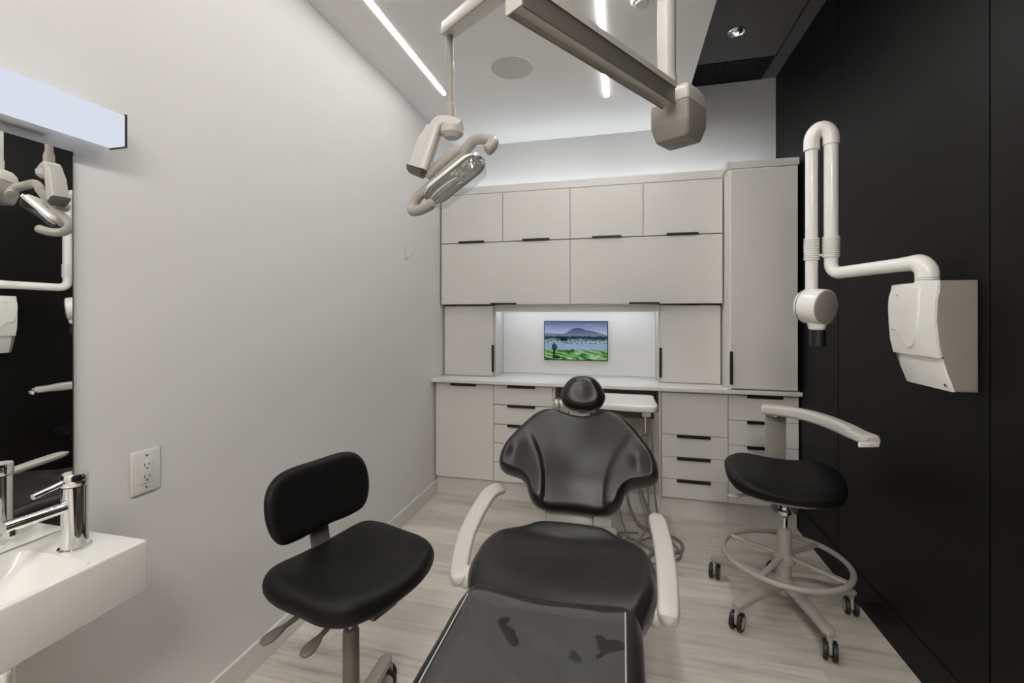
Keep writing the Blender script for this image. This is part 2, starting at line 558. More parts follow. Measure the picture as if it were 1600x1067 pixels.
# right wall: black panels with narrow shadow joints
bm = NB()
box(bm, XR + .012, XR + .1, YF, YB, 0, ZS + .1)
edges = [YF, -2.3, -1.3, -.30, .703, 1.705, 2.707, YB]
for a, b in zip(edges, edges[1:]):
    box(bm, XR, XR + .012, a + .003, b - .003, .16, ZS, bev=.0015, seg=1)
struct('wall_right', bm, 'black_panel')
struct('baseboard_right', bx(XR - .002, XR + .012, YF, YB - .45, 0, .157, bev=.0015, seg=1), 'black_panel')
struct('baseboard_left', bx(XL, XL + .013, YF, 3.27, 0, .104, bev=.003), 'trim')
# ceiling: white field, two recesses for the light lines, raised dark slot along the black wall
LEDS = [(-1.158, -1.118, -.7, 2.78), (-.118, -.082, -.7, 3.06)]
bm = NB()
xs = [XL, LEDS[0][0], LEDS[0][1], LEDS[1][0], LEDS[1][1], XS]
box(bm, XL, LEDS[0][0], YF, YB, ZC, ZC + .08)
box(bm, LEDS[0][1], LEDS[1][0], YF, YB, ZC, ZC + .08)
box(bm, LEDS[1][1], XS, YF, YB, ZC, ZC + .08)
for a, b, y0, y1 in LEDS:
    box(bm, a, b, YF, y0, ZC, ZC + .08)
    box(bm, a, b, y1, YB, ZC, ZC + .08)
box(bm, XS - .03, XS, YF, YB, ZC + .08, ZS)
box(bm, XL, XS, YF, YB, ZC + .08, ZC + .12)
struct('ceiling', bm, 'ceil')
bm = NB()
box(bm, XS - .03, 1.010, YF, 3.385, ZS, ZS + .06)
box(bm, 1.022, XR + .05, YF, 3.385, ZS, ZS + .06)
box(bm, 1.005, 1.03, YF, 3.385, ZS + .02, ZS + .07)
box(bm, XS - .03, XS + .05, 3.39, YB, ZS, ZS + .06)
box(bm, 1.016, XR + .05, 3.39, YB, ZS, ZS + .06)
box(bm, XS, XR + .05, 3.37, YB, ZS + .05, ZS + .09)
struct('trim_slot_ceiling', bm, 'slot_dark')

# ------------------------------------------------------------------ light fittings in the ceiling
for i, (a, b, y0, y1) in enumerate(LEDS):
    t = thing('linear_ceiling_light', ('recessed white light line in the ceiling nearest the left white wall',
              'recessed white light line in the middle of the white ceiling, behind the metal beam')[i], 'ceiling light',
              ((a + b) / 2, (y0 + y1) / 2, ZC), 'recessed light lines in the ceiling')
    m_ = (a + b) / 2
    obj('diffuser', bx(m_ - .006, m_ + .006, y0 + .01, y1 - .01, ZC - .0025, ZC + .004), ('led_dim', 'led')[i], t, smooth=False)
    bm = NB(); box(bm, a, a + .003, y0, y1, ZC + .001, ZC + .03); box(bm, b - .003, b, y0, y1, ZC + .001, ZC + .03); box(bm, a, b, y0, y1, ZC + .0045, ZC + .036)
    obj('housing', bm, 'trim', t, smooth=False)
# added fill panels, unseen on the ceiling behind the camera, for warm light
for i, yy in enumerate((-.95, -2.25)):
    t = thing('added_fill_panel', ('added square fill light panel behind the camera, nearer the chair', 'added square fill light panel behind the camera, far end of the room')[i], 'ceiling light', (.12, yy, ZC))
    obj('diffuser', bx(-.20, .38, yy - .3, yy + .3, ZC - .012, ZC - .004), 'fill_light', t, smooth=False)
    bm = NB()
    for q in ((-.22, -.20, yy - .32, yy + .32), (.38, .40, yy - .32, yy + .32), (-.20, .38, yy - .32, yy - .3), (-.20, .38, yy + .3, yy + .32)):
        box(bm, *q, ZC - .016, ZC)
    box(bm, -.20, .38, yy - .3, yy + .3, ZC - .004, ZC)
    obj('frame', bm, 'trim', t, smooth=False)

# ceiling speaker
t = thing('ceiling_speaker', 'round white speaker grille flush in the white ceiling', 'speaker', (-.625, 2.555, ZC))
bm = NB(); lathe(bm, [(.124, ZC), (.124, ZC - .006), (.119, ZC - .008), (.117, ZC - .004)], 48, Matrix.Translation((-.625, 2.555, 0)))
obj('rim', bm, 'trim', t)
bm = NB(); lathe(bm, [(.117, ZC - .002), (.117, ZC - .006), (0, ZC - .008)], 48, Matrix.Translation((-.625, 2.555, 0)))
obj('grille', bm, 'speaker', t)
# small round detector, half cut by the frame's top
t = thing('smoke_detector', 'small round white detector on the ceiling, left of the hanging pole', 'detector', (.09, 2.13, ZC))
bm = NB(); lathe(bm, [(.052, ZC), (.052, ZC - .012), (.045, ZC - .026), (0, ZC - .03)], 36, Matrix.Translation((.09, 2.13, 0)))
obj('body', bm, 'ceil', t)
bm = NB(); lathe(bm, [(.030, ZC - .027), (.030, ZC - .034), (0, ZC - .036)], 30, Matrix.Translation((.09, 2.13, 0)))
obj('cap', bm, 'trim', t)
# downlight in the dark slot
t = thing('downlight', 'small round chrome downlight in the black raised ceiling strip', 'ceiling light', (.692, 3.037, ZS))
mx = Matrix.Translation((.692, 3.037, 0))
bm = NB(); lathe(bm, [(.052, ZS), (.052, ZS - .004), (.047, ZS - .007), (.040, ZS - .005), (.036, ZS - .0005)], 40, mx)
obj('trim_ring', bm, 'chrome', t)
bm = NB(); lathe(bm, [(.038, ZS - .002), (.030, ZS - .010), (.018, ZS - .016), (0, ZS - .018)], 32, mx)
obj('reflector', bm, 'chrome', t)
bm = NB(); lathe(bm, [(.012, ZS - .0165), (.012, ZS - .021), (0, ZS - .022)], 20, mx)
obj('bulb', bm, 'downlight', t)
# vent
t = thing('air_vent', 'black slatted air vent in the raised ceiling strip against the back wall', 'vent', (.75, 3.55, ZS))
bm = NB()
for q in ((.476, .486, 3.392, YB - .002), (1.004, 1.014, 3.392, YB - .002), (.486, 1.004, 3.392, 3.402), (.486, 1.004, YB - .012, YB - .002)):
    box(bm, *q, ZS - .004, ZS + .02)
obj('frame', bm, 'handle', t, smooth=False)
bm = NB(); box(bm, .486, 1.004, 3.402, YB - .012, ZS + .03, ZS + .034)
obj('backing', bm, 'rubber', t, smooth=False)
bm = NB()
for k in range(40):
    x = .492 + k * .0129
    box(bm, x, x + .004, 3.402, YB - .012, ZS, ZS + .018)
for k in range(14):
    y = 3.412 + k * .02
    box(bm, .486, 1.004, y, y + .002, ZS + .004, ZS + .012)
obj('slats', bm, 'vent', t, smooth=False)

# ------------------------------------------------------------------ cabinets along the back wall
def front(parent, name, x0, x1, z0, z1, y, hx=None, hz=None, vert=None, hup=False):
    """door or drawer front, 18 mm thick, with a thin black edge pull as its child"""
    g = .0018
    o = obj(name, bx(x0 + g, x1 - g, y, y + .018, z0 + g, z1 - g, bev=.001, seg=1), 'cab', parent)
    h = None
    if hx is not None:
        bm = NB()
        if hup:     # pull on a bottom edge, pointing down
            box(bm, hx[0], hx[1], y - .013, y + .004, hz - .0, hz + .0022)
            box(bm, hx[0], hx[1], y - .0145, y - .012, hz - .002, hz + .012)
        else:       # pull on a top edge
            box(bm, hx[0], hx[1], y - .013, y + .004, hz - .0015, hz + .001)
            box(bm, hx[0], hx[1], y - .0145, y - .012, hz - .016, hz + .001)
        h = bm
    if vert is not None:
        x, za, zb = vert
        bm = NB()
        box(bm, x - .001, x + .002, y - .014, y + .004, za, zb)
        box(bm, x - .009, x + .009, y - .0155, y - .012, za, zb)
        h = bm
    if h is not None:
        ho = obj('handle', h, 'handle', None, smooth=False)
        ho.parent = o
    return o
# children of a front sit under a front that is itself offset by its parent's inverse: keep all meshes in world space
def base_unit(x0, x1, label, cat='cabinet', group=None):
    t = thing('base_cabinet', label, cat, ((x0 + x1) / 2, 3.45, 0), group)
    bm = NB()
    g = .0015
    box(bm, x0 + g, x1 - g, 3.242, YB - .004, .148, .874)
    obj('carcass', bm, 'carcass', t, smooth=False)
    obj('plinth', bx(x0 + .0005, x1 - .0005, 3.27, 3.288, .0, .1465), 'cab', t, smooth=False)
    return t
HB = 3.222
xe = XR - .004
G2 = 'base cabinets under the white worktop'
t = base_unit(XL + .004, -.934, 'base cabinet with one plain door, in the corner by the left wall', group=G2)
front(t, 'door', XL + .018, -.934, .150, .866, HB, (-1.273, -1.068), .868)
t = base_unit(-.934, -.49, 'narrow base cabinet of five drawers, left of the dental chair', group=G2)
zz = [.868, .723, .577, .436, .295, .150]
for k in range(5): front(t, 'drawer', -.934, -.49, zz[k + 1], zz[k] - (.002 if k else 0), HB, (-.825, -.614), zz[k])
t = base_unit(.262, .683, 'base cabinet of one deep and three shallow drawers, right of the chair back', group=G2)
zz = [.866, .579, .428, .277, .150]
for k in range(4): front(t, 'drawer', .262, .683, zz[k + 1], zz[k], HB, (.361, .573) if k else None, zz[k])
t = base_unit(.683, xe, 'base cabinet of four drawers beside the black wall, behind the right stool', group=G2)
zz = [.866, .69, .528, .34, .150]
zz = [.866, .698, .532, .35, .150]
for k in range(4): front(t, 'drawer', .683, xe - .004, zz[k + 1], zz[k], HB, (.794, 1.007), zz[k])

# niche unit in the middle that carries the delivery tray
t = thing('niche_cabinet', 'open niche unit under the worktop behind the chair, where the tray hangs', 'cabinet', (-.11, 3.45, 0))
obj('side_panel', bx(-.4885, -.470, 3.222, YB - .004, .148, .874), 'carcass', t, smooth=False)
obj('side_panel', bx(.243, .2605, 3.222, YB - .004, .148, .874), 'carcass', t, smooth=False)
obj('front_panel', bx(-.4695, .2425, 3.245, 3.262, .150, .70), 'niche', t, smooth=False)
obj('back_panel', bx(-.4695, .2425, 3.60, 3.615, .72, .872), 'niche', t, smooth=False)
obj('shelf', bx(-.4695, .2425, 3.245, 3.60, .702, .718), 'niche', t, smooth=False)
obj('plinth', bx(-.489, .261, 3.27, 3.288, 0, .1465), 'cab', t, smooth=False)

tag(obj('worktop', bx(XL + .002, XR - .003, 3.175, YB - .002, .878, .903, bev=.002), 'counter'),
    'long white stone worktop running across the back cabinets', 'worktop')

def wall_unit(name, x0, x1, z0, z1, y, label, group, door='door', depth=YB - .004, bodyx=None, **k):
    t = thing(name, label, 'cabinet', ((x0 + x1) / 2, (y + depth) / 2, z0), group)
    b0, b1 = bodyx or (x0, x1)
    obj('carcass', bx(b0 + .001, b1 - .001, y + .020, depth, z0 + .001, z1 - .001), 'carcass', t, smooth=False)
    front(t, door, x0, x1, z0, z1, y, **k)
    return t
UY = 3.34
G = 'small upper cabinets of the top row'
ux = [XL + .012, -.894, -.375, .147, .674]
for i, (hx, lb) in enumerate([((-1.252, -1.042), 'small upper cabinet of the top row, nearest the left wall under the lamp head'),
                             ((-.738, -.528), 'small upper cabinet of the top row, second from the left wall'),
                             ((-.213, -.004), 'small upper cabinet of the top row, third from the left wall'),
                             ((.305, .515), 'small upper cabinet of the top row, beside the tall cabinet')]):
    wall_unit('upper_cabinet', ux[i], ux[i + 1], 1.957, 2.336, UY, lb, G, hx=hx, hz=1.957, hup=True)
G = 'wide upper cabinets of the lower row'
wall_unit('wide_upper_cabinet', ux[0], -.375, 1.472, 1.954, UY, 'wide lift-up cabinet of the lower row, on the left', G, hx=(-.991, -.783), hz=1.471, hup=True)
wall_unit('wide_upper_cabinet', -.375, ux[4], 1.472, 1.954, UY, 'wide lift-up cabinet of the lower row, above the screen and to its right', G, hx=(.049, .258), hz=1.471, hup=True)
G = 'small cabinets standing on the worktop'
t1 = wall_unit('counter_cabinet', XL + .016, -.99, .9045, 1.462, 3.40, 'small cabinet on the worktop left of the screen, with a black side pull', G, vert=(-.987, .94, 1.155), bodyx=(XL + .004, -.972))
t2 = wall_unit('counter_cabinet', .272, .672, .9045, 1.462, 3.40, 'small cabinet on the worktop right of the screen, beside the tall cabinet', G, vert=(.269, .94, 1.155), bodyx=(.254, .678))
t = thing('tall_cabinet', 'tall one-door cabinet standing on the worktop against the black wall', 'cabinet', (.89, 3.45, .903))
bm = NB()
box(bm, .6815, .700, 3.200, YB - .004, .9045, 2.347)
box(bm, 1.072, 1.090, 3.212, YB - .004, .9045, 2.347)
box(bm, .700, 1.072, 3.215, YB - .004, .9045, 2.347)
obj('carcass', bm, 'cab', t, smooth=False)
front(t, 'door', .690, 1.083, .912, 2.343, 3.188, vert=(.692, .94, 1.155))
bm = NB()
box(bm, XL + .003, .680, UY, UY + .018, 2.3385, 2.394)
box(bm, .682, 1.090, 3.188, 3.206, 2.3485, 2.394)
box(bm, .6625, .680, 3.188, UY, 2.3485, 2.394)
box(bm, 1.0725, 1.090, 3.206, YB - .01, 2.3485, 2.394)
tag(obj('cornice_board', bm, 'cab', smooth=False), 'flat white cornice board running above all the upper cabinets', 'cornice')
# lit back panel, valance and light strips
struct('trim_splashback', bx(-.971, .253, 3.655, YB - .003, .9045, 1.470), 'splash')
tag(obj('valance_board', bx(-.970, .252, 3.405, 3.42, 1.414, 1.4695), 'cab', smooth=False),
    'narrow white board above the screen hiding the worktop light', 'valance')
t = thing('worktop_light', 'bright light strip washing the white panel behind the screen', 'light', (-.36, 3.60, 1.46), None)
obj('diffuser', bx(-.96, .242, 3.49, 3.53, 1.4625, 1.4655), 'led_under', t, smooth=False)
obj('housing', bx(-.965, .247, 3.485, 3.535, 1.466, 1.4695), 'trim', t, smooth=False)
t = thing('cabinet_top_light', 'hidden light strip on top of the upper cabinets lighting the wall above', 'light', (-.36, 3.66, 2.34), None)
bm = NB(); prism(bm, [(3.565, 2.3485), (3.612, 2.3485), (3.565, 2.3600)], XL + .03, 1.06, lambda a, b, w_: Vector((w_, a, b)))
obj('housing', bm, 'trim', t, smooth=False)
bm = NB(); prism(bm, [(3.613, 2.3490), (3.616, 2.3515), (3.5675, 2.3635), (3.5665, 2.3607)], XL + .04, 1.05, lambda a, b, w_: Vector((w_, a, b)))
obj('diffuser', bm, 'led_top', t, smooth=False)

# screen
t = thing('wall_screen', 'small flat screen showing a green misty landscape with a mountain', 'screen', (-.365, 3.65, 1.18))
obj('bezel', bx(-.622, -.109, 3.638, 3.6545, 1.022, 1.340, bev=.001, seg=1), 'black_gloss', t)
obj('display', bx(-.617, -.114, 3.6365, 3.6375, 1.028, 1.335), 'landscape', t, smooth=False)

# ------------------------------------------------------------------ left wall: mirror, lamp, sink, tap, outlet, hook
t = thing('wall_mirror', 'frameless rectangular mirror on the left wall above the sink', 'mirror', (XL, .5, .82))
bm = NB(); prism(bm, [(XL + .0005, .05), (XL + .0085, .05), (XL + .0141, .866), (XL + .0005, .866)], .8515, 1.831, lambda a, b, w_: Vector((a, b, w_)))
obj('mirror_glass', bm, 'mirror', t, smooth=False)
obj('edge', bx(XL + .0005, XL + .0145, .8665, .869, .8515, 1.832), 'steel', t, smooth=False)

t = thing('vanity_light', 'long glowing box-shaped wall lamp above the mirror', 'wall lamp', (XL, .5, 1.9))
bm = NB(); box(bm, XL + .022, XL + .078, .02, .950, 1.868, 1.956, bev=.004)
obj('diffuser', bm, 'vanity', t)
bm = NB()
box(bm, XL + .018, XL + .080, .9505, .9535, 1.866, 1.958)
obj('end_plate', bm, 'handle', t, smooth=False)
obj('back_plate', bx(XL + .0005, XL + .018, .16, .818, 1.858, 1.920, bev=.002), 'trim', t)

def sink():
    x0, x1, y0, y1, zt, zb = XL + .0005, -1.141, .15, .862, .849, .723
    t = thing('wall_sink', 'narrow white ceramic wall sink under the mirror', 'sink', (x0, .5, zt))
    bm = NB(); box(bm, x0, x1, y0, y1, zb, zt, bev=.005, seg=3)
    body = obj('basin', bm, 'ceramic', t, angle=40)
    bm = NB()
    def rr(a0, a1, b0, b1, r_, z):
        return [bm.verts.new(((a0 + a1) / 2 + p[0], (b0 + b1) / 2 + p[1], z)) for p in rrect((a1 - a0) / 2, (b1 - b0) / 2, r_, 8)]
    R_ = [rr(XL + .036, -1.150, .165, .757, .022, zt + .01), rr(XL + .038, -1.152, .167, .755, .022, zt - .0005), rr(XL + .0395, -1.1535, .169, .752, .022, zt - .004),
          rr(XL + .043, -1.157, .175, .738, .022, zt - .03), rr(XL + .052, -1.166, .19, .69, .03, zt - .075), rr(XL + .075, -1.19, .22, .64, .04, zt - .092)]
    n = len(R_[0])
    for p, q in zip(R_, R_[1:]):
        for i in range(n): bm.faces.new((p[i], p[(i + 1) % n], q[(i + 1) % n], q[i]))
    bm.faces.new(R_[0]); bm.faces.new(R_[-1][::-1])
    bmesh.ops.recalc_face_normals(bm, faces=bm.faces)
    me = bpy.data.meshes.new('bowl_cut'); bm.to_mesh(me); bm.free()
    cut = bpy.data.objects.new('bowl_cut', me); C.objects.link(cut)
    md = body.modifiers.new('bowl', 'BOOLEAN'); md.operation = 'DIFFERENCE'; md.object = cut; md.solver = 'EXACT'
    bpy.context.view_layer.update()
    dg = bpy.context.evaluated_depsgraph_get()
    new = bpy.data.meshes.new_from_object(body.evaluated_get(dg))
    body.modifiers.clear(); body.data = new
    new.polygons.foreach_set('use_smooth', [True] * len(new.polygons)); new.set_sharp_from_angle(angle=R(40))
    bpy.data.objects.remove(cut)
    bm = NB()
    lathe(bm, [(.024, 0), (.024, .003), (.018, .005), (0, .003)], 28, Matrix.Translation((-1.262, .42, zt - .0915)))
    obj('drain', bm, 'chrome', t)
    bm = NB()
    lathe(bm, [(.0, zb), (.030, zb), (.030, zb - .03), (.022, zb - .04), (.016, .66), (.016, .60), (.034, .595), (.034, .50), (.026, .49), (0, .49)], 30, Matrix.Translation((-1.250, .655, 0)))
    cyl(bm, (-1.250, .655, .54), (XL + .001, .655, .54), .016)
    obj('trap', bm, 'chrome', t)
    return t
sink()

def tap():
    x, y, z = -1.269, .790, .849
    t = thing('basin_tap', 'chrome single-lever tap standing on the sink ledge', 'tap', (x, y, z))
    bm = NB()
    lathe(bm, [(0, z + .0005), (.031, z + .0005), (.031, z + .004), (.026, z + .006), (.0255, z + .015), (.0245, z + .04), (.0245, z + .148), (0, z + .148)], 40, Matrix.Translation((x, y, 0)))
    obj('body', bm, 'chrome', t)
    bm = NB()
    lathe(bm, [(0, z + .150), (.0245, z + .150), (.0255, z + .152), (.0255, z + .176), (.0245, z + .178), (0, z + .178)], 40, Matrix.Translation((x, y, 0)))
    cap = obj('cap', bm, 'chrome', t)
    bm = NB()
    d = Vector((0, -1, .02)).normalized()
    cyl(bm, (x, y - .018, z + .163), (x + .006, y - .082, z + .153), .0068, 20, .0062)
    obj('lever', bm, 'chrome', t)
    bm = NB()
    sweep(bm, [(x, y - .020, z + .104), (x + .001, y - .08, z + .105), (x + .002, y - .130, z + .106)], rrect(.0125, .0125, .0115, 6))
    cyl(bm, (x + .002, y - .118, z + .100), (x + .002, y - .118, z + .086), .0105)
    obj('spout', bm, 'chrome', t)
tap()

def outlet():
    x = XL
    y0, y1, z0, z1 = 1.016, 1.104, .861, .993
    yc, zc = (y0 + y1) / 2, (z0 + z1) / 2
    t = thing('wall_outlet', 'white double power outlet on the left wall beside the sink', 'power outlet', (x, yc, zc))
    obj('plate', bx(x + .0003, x + .007, y0, y1, z0, z1, bev=.005, seg=3), 'trim', t)
    r = obj('receptacle', bx(x + .0072, x + .0095, yc - .0175, yc + .0175, zc - .036, zc + .036, bev=.002), 'trim', t)
    bm = NB()
    for zo in (.018, -.018):
        box(bm, x + .0093, x + .0098, yc - .0085, yc - .0060, zo + zc - .002, zo + zc + .007)
        box(bm, x + .0093, x + .0098, yc + .0050, yc + .0072, zo + zc - .001, zo + zc + .006)
        lathe(bm, [(.0028, .0093), (.0028, .0098), (0, .0098)], 14, frame((0, 1, 0), (1, 0, 0), (x, yc, zc + zo - .0085)))
    obj('slots', bm, 'rubber', t, smooth=False)
    for zo in (.0485, -.0485):
        bm = NB()
        lathe(bm, [(.003, .0070), (.003, .0080), (0, .0083)], 16, frame((0, 1, 0), (1, 0, 0), (x, yc, zc + zo)))
        obj('screw', bm, 'steel', t)
outlet()

t = thing('wall_hook', 'small white coat hook on the left wall near the upper cabinets', 'hook', (XL, 2.76, 1.82))
obj('back_plate', bx(XL + .0003, XL + .006, 2.745, 2.775, 1.765, 1.875, bev=.002), 'trim', t)
bm = NB(); tube(bm, [(XL + .005, 2.76, 1.790), (XL + .020, 2.76, 1.784), (XL + .034, 2.76, 1.795), (XL + .038, 2.76, 1.815)], .0045, 12, smooth=5, scale=round_scale(.1, .5))
obj('hook', bm, 'trim', t)

# ------------------------------------------------------------------ x-ray unit on the black wall
def xray():
    yA, yB2 = 1.746, 2.006
    t = thing('dental_xray_unit', 'white dental x-ray unit on the black wall with folded arm and round head', 'x-ray unit', (XR, 1.87, 1.33))
    to3 = lambda a, b, w: Vector((a, w, b))
    # housing profile in X-Z (front towards -X), extruded along Y
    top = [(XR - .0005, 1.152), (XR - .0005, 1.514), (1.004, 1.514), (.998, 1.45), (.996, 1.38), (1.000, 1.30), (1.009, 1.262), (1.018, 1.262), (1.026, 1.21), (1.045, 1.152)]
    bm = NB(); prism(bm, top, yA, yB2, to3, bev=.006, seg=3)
    obj('housing', bm, 'shaded_taupe', t)
    cov = [(1.006, 1.5155), (.9975, 1.5125), (.9905, 1.45), (.9885, 1.38), (.9930, 1.31), (1.003, 1.260), (1.012, 1.264), (1.005, 1.30), (1.002, 1.38), (1.003, 1.45)]
    bm = NB(); prism(bm, cov, yA + .001, yB2 - .001, to3, bev=.002, seg=2)
    cv = obj('upper_cover', bm, 'plastic_white', t)
    low = [(1.0125, 1.259), (1.0205, 1.205), (1.040, 1.1515), (1.047, 1.1515), (1.030, 1.205), (1.022, 1.259)]
    bm = NB(); prism(bm, low, yA + .002, yB2 - .016, to3, bev=.002, seg=2)
    obj('lower_cover', bm, 'plastic_white', t)
    # raised curved crest on the upper cover
    out = [(1.995, 1.500), (1.84, 1.500), (1.826, 1.47), (1.822, 1.41), (1.832, 1.35), (1.86, 1.30), (1.895, 1.282), (1.92, 1.30), (1.955, 1.34), (1.995, 1.36)]
    # outline in (Y,Z); face bulges away from the wall
    bm = NB()
    def t3(a, b, h):
        bow = .0885 - 0
        dz = (b - 1.39) / .12
        xf = .9885 + .0085 * dz * dz if abs(dz) < 1.05 else .9975
        return Vector((xf + .002 - h, a, b))
    cushion(bm, [(-a, b) for a, b in out], .006, .006, .003, lambda a, b, h: t3(-a, b, h), nsub=4, rings=8)
    obj('crest', bm, 'plastic_white', t)
    bm = NB()
    box(bm, .9852, .9858, 1.946, 1.950, 1.4695, 1.4745)
    box(bm, .9852, .9858, 1.930, 1.942, 1.4735, 1.4742)
    box(bm, .9852, .9858, 1.932, 1.942, 1.4705, 1.4710)
    obj('print', bm, 'mark', t, smooth=False)
    bm = NB()
    fr = frame((0, 1, 0), (-1, 0, -.2), (1.0335, 1.772, 1.170))
    lathe(bm, [(.0062, 0), (.0062, .0012), (.0042, .0012), (.0042, 0)], 24, fr)
    box(bm, -.001, .003, -.0045, .001, 0, .0012, mx=fr)
    obj('badge', bm, 'blue_mark', t, smooth=False)
    # horizontal arm out of the top of the box
    A0 = Vector((1.036, 1.868, 1.505))
    zt = 1.588
    E1 = Vector((.876, 2.205, zt - .012))
    bm = NB()
    d = (E1 - Vector((A0.x, A0.y, zt))).normalized()
    el = [A0, A0 + Vector((0, 0, .040))]
    c0 = Vector((A0.x, A0.y, zt))
    for k in range(1, 8):
        a = PI / 2 * k / 8
        el.append(Vector((A0.x, A0.y, zt - .045)) + d * (.045 * (1 - math.cos(a))) + Vector((0, 0, .045 * math.sin(a))))
    el.append(c0 + d * .047); el.append(c0 + d * .09)
    tube(bm, el, .0335, 24, scale=lambda t_: (1, 1) if t_ < .7 else (1 - .22 * (t_ - .7) / .3,) * 2)
    obj('elbow', bm, 'plastic_white', t)
    bm = NB()
    for zz_ in (1.522, 1.529):
        lathe(bm, [(.0333, zz_), (.0342, zz_ + .001), (.0333, zz_ + .002)], 30, Matrix.Translation((A0.x, A0.y, 0)))
    obj('ring_mark', bm, 'mark', t)
    bm = NB()
    p = [c0 + d * .085, E1 - d * .045]
    for k in range(1, 9):
        a = PI / 2 * k / 8
        p.append(E1 - d * .045 + d * (.045 * math.sin(a)) + Vector((0, 0, .045 * (1 - math.cos(a)))))
    p.append(E1 + Vector((0, 0, .10)))
    tube(bm, p, .0258, 24, scale=lambda t_: (1, 1))
    obj('forearm', bm, 'plastic_white', t)
    # two upright tubes, fold joint at the top
    V1 = Vector((E1.x, E1.y, 0)); V2 = Vector((.811, 2.232, 0))
    ztop = 2.145
    bm = NB(); cyl(bm, V1 + Vector((0, 0, 1.64)), V1 + Vector((0, 0, ztop)), .0270, 24); obj('upright_arm', bm, 'plastic_white', t)
    bm = NB(); cyl(bm, V2 + Vector((0, 0, 1.50)), V2 + Vector((0, 0, ztop)), .0240, 24); obj('drop_arm', bm, 'plastic_white', t)
    def ribbed(V, z0, z1, r):
        pr = [(r - .003, z0)]
        n = 10
        for k in range(n):
            za = z0 + (z1 - z0) * k / n; zb_ = z0 + (z1 - z0) * (k + .6) / n
            pr += [(r, za), (r, zb_), (r - .0045, zb_ + .0005), (r - .0045, z0 + (z1 - z0) * (k + 1) / n - .0005)]
        pr.append((r - .003, z1))
        b = NB(); lathe(b, pr, 28, Matrix.Translation((V.x, V.y, 0))); return b
    obj('ribbed_sleeve', ribbed(V1, 1.648, 1.738, .0325), 'plastic_white', t)
    obj('ribbed_sleeve', ribbed(V2, 1.640, 1.738, .0300), 'plastic_white', t)
    bm = NB()
    mid = (V1 + V2) / 2; h = (V1 - V2) / 2
    p = []
    n = 28
    for k in range(n + 1):
        a = PI * k / n
        p.append(mid + h * math.cos(a) + Vector((0, 0, ztop + .012 + .055 * math.sin(a))))
    p = [V1 + Vector((0, 0, ztop - .012))] + p + [V2 + Vector((0, 0, ztop - .022))]
    tube(bm, p, .0315, 22, scale=lambda t_: (1.0 + (.035 if int(t_ * 60) % 2 else -.02),) * 2)
    obj('fold_joint', bm, 'plastic_white', t)
    bm = NB(); cyl(bm, V2 + Vector((0, 0, 1.66)), V1 + Vector((0, 0, 1.66)), .005, 12); obj('clip', bm, 'plastic_white', t)
    # tube head
    H_ = Vector((.822, 2.222, 1.436))
    ax = Vector((.55, -.80, -.10)).normalized()
    mx = frame(Vector((.8, .55, 0)), ax, H_)
    bm = NB(); lathe(bm, [(0, -.066), (.045, -.063), (.070, -.050), (.078, -.034), (.078, .036), (.076, .046), (0, .046)], 44, mx)
    hd = obj('tube_head', bm, 'plastic_white', t)
    bm = NB(); lathe(bm, [(.072, .0462), (.071, .050), (.060, .0535), (0, .055)], 44, mx)
    o = obj('face_cap', bm, 'shaded_taupe', t)
    bm = NB(); lathe(bm, [(.0785, -.036), (.0790, -.034), (.0785, -.032)], 44, mx); obj('seam', bm, 'mark', t)
    # cone, tilted slightly
    bm = NB()
    q = H_ + Vector((.004, -.004, 0))
    lathe(bm, [(.040, -.050), (.034, -.085), (.031, -.098), (.026, -.102), (0, -.102)], 30, Matrix.Translation(q))
    obj('cone_collar', bm, 'plastic_white', t)
    bm = NB()
    lathe(bm, [(0, -.1025), (.029, -.1025), (.030, -.108), (.030, -.172), (.027, -.174), (.024, -.172), (.023, -.12), (0, -.12)], 30, Matrix.Translation(q + Vector((.004, 0, 0))))
    obj('cone', bm, 'black_gloss', t)
xray()

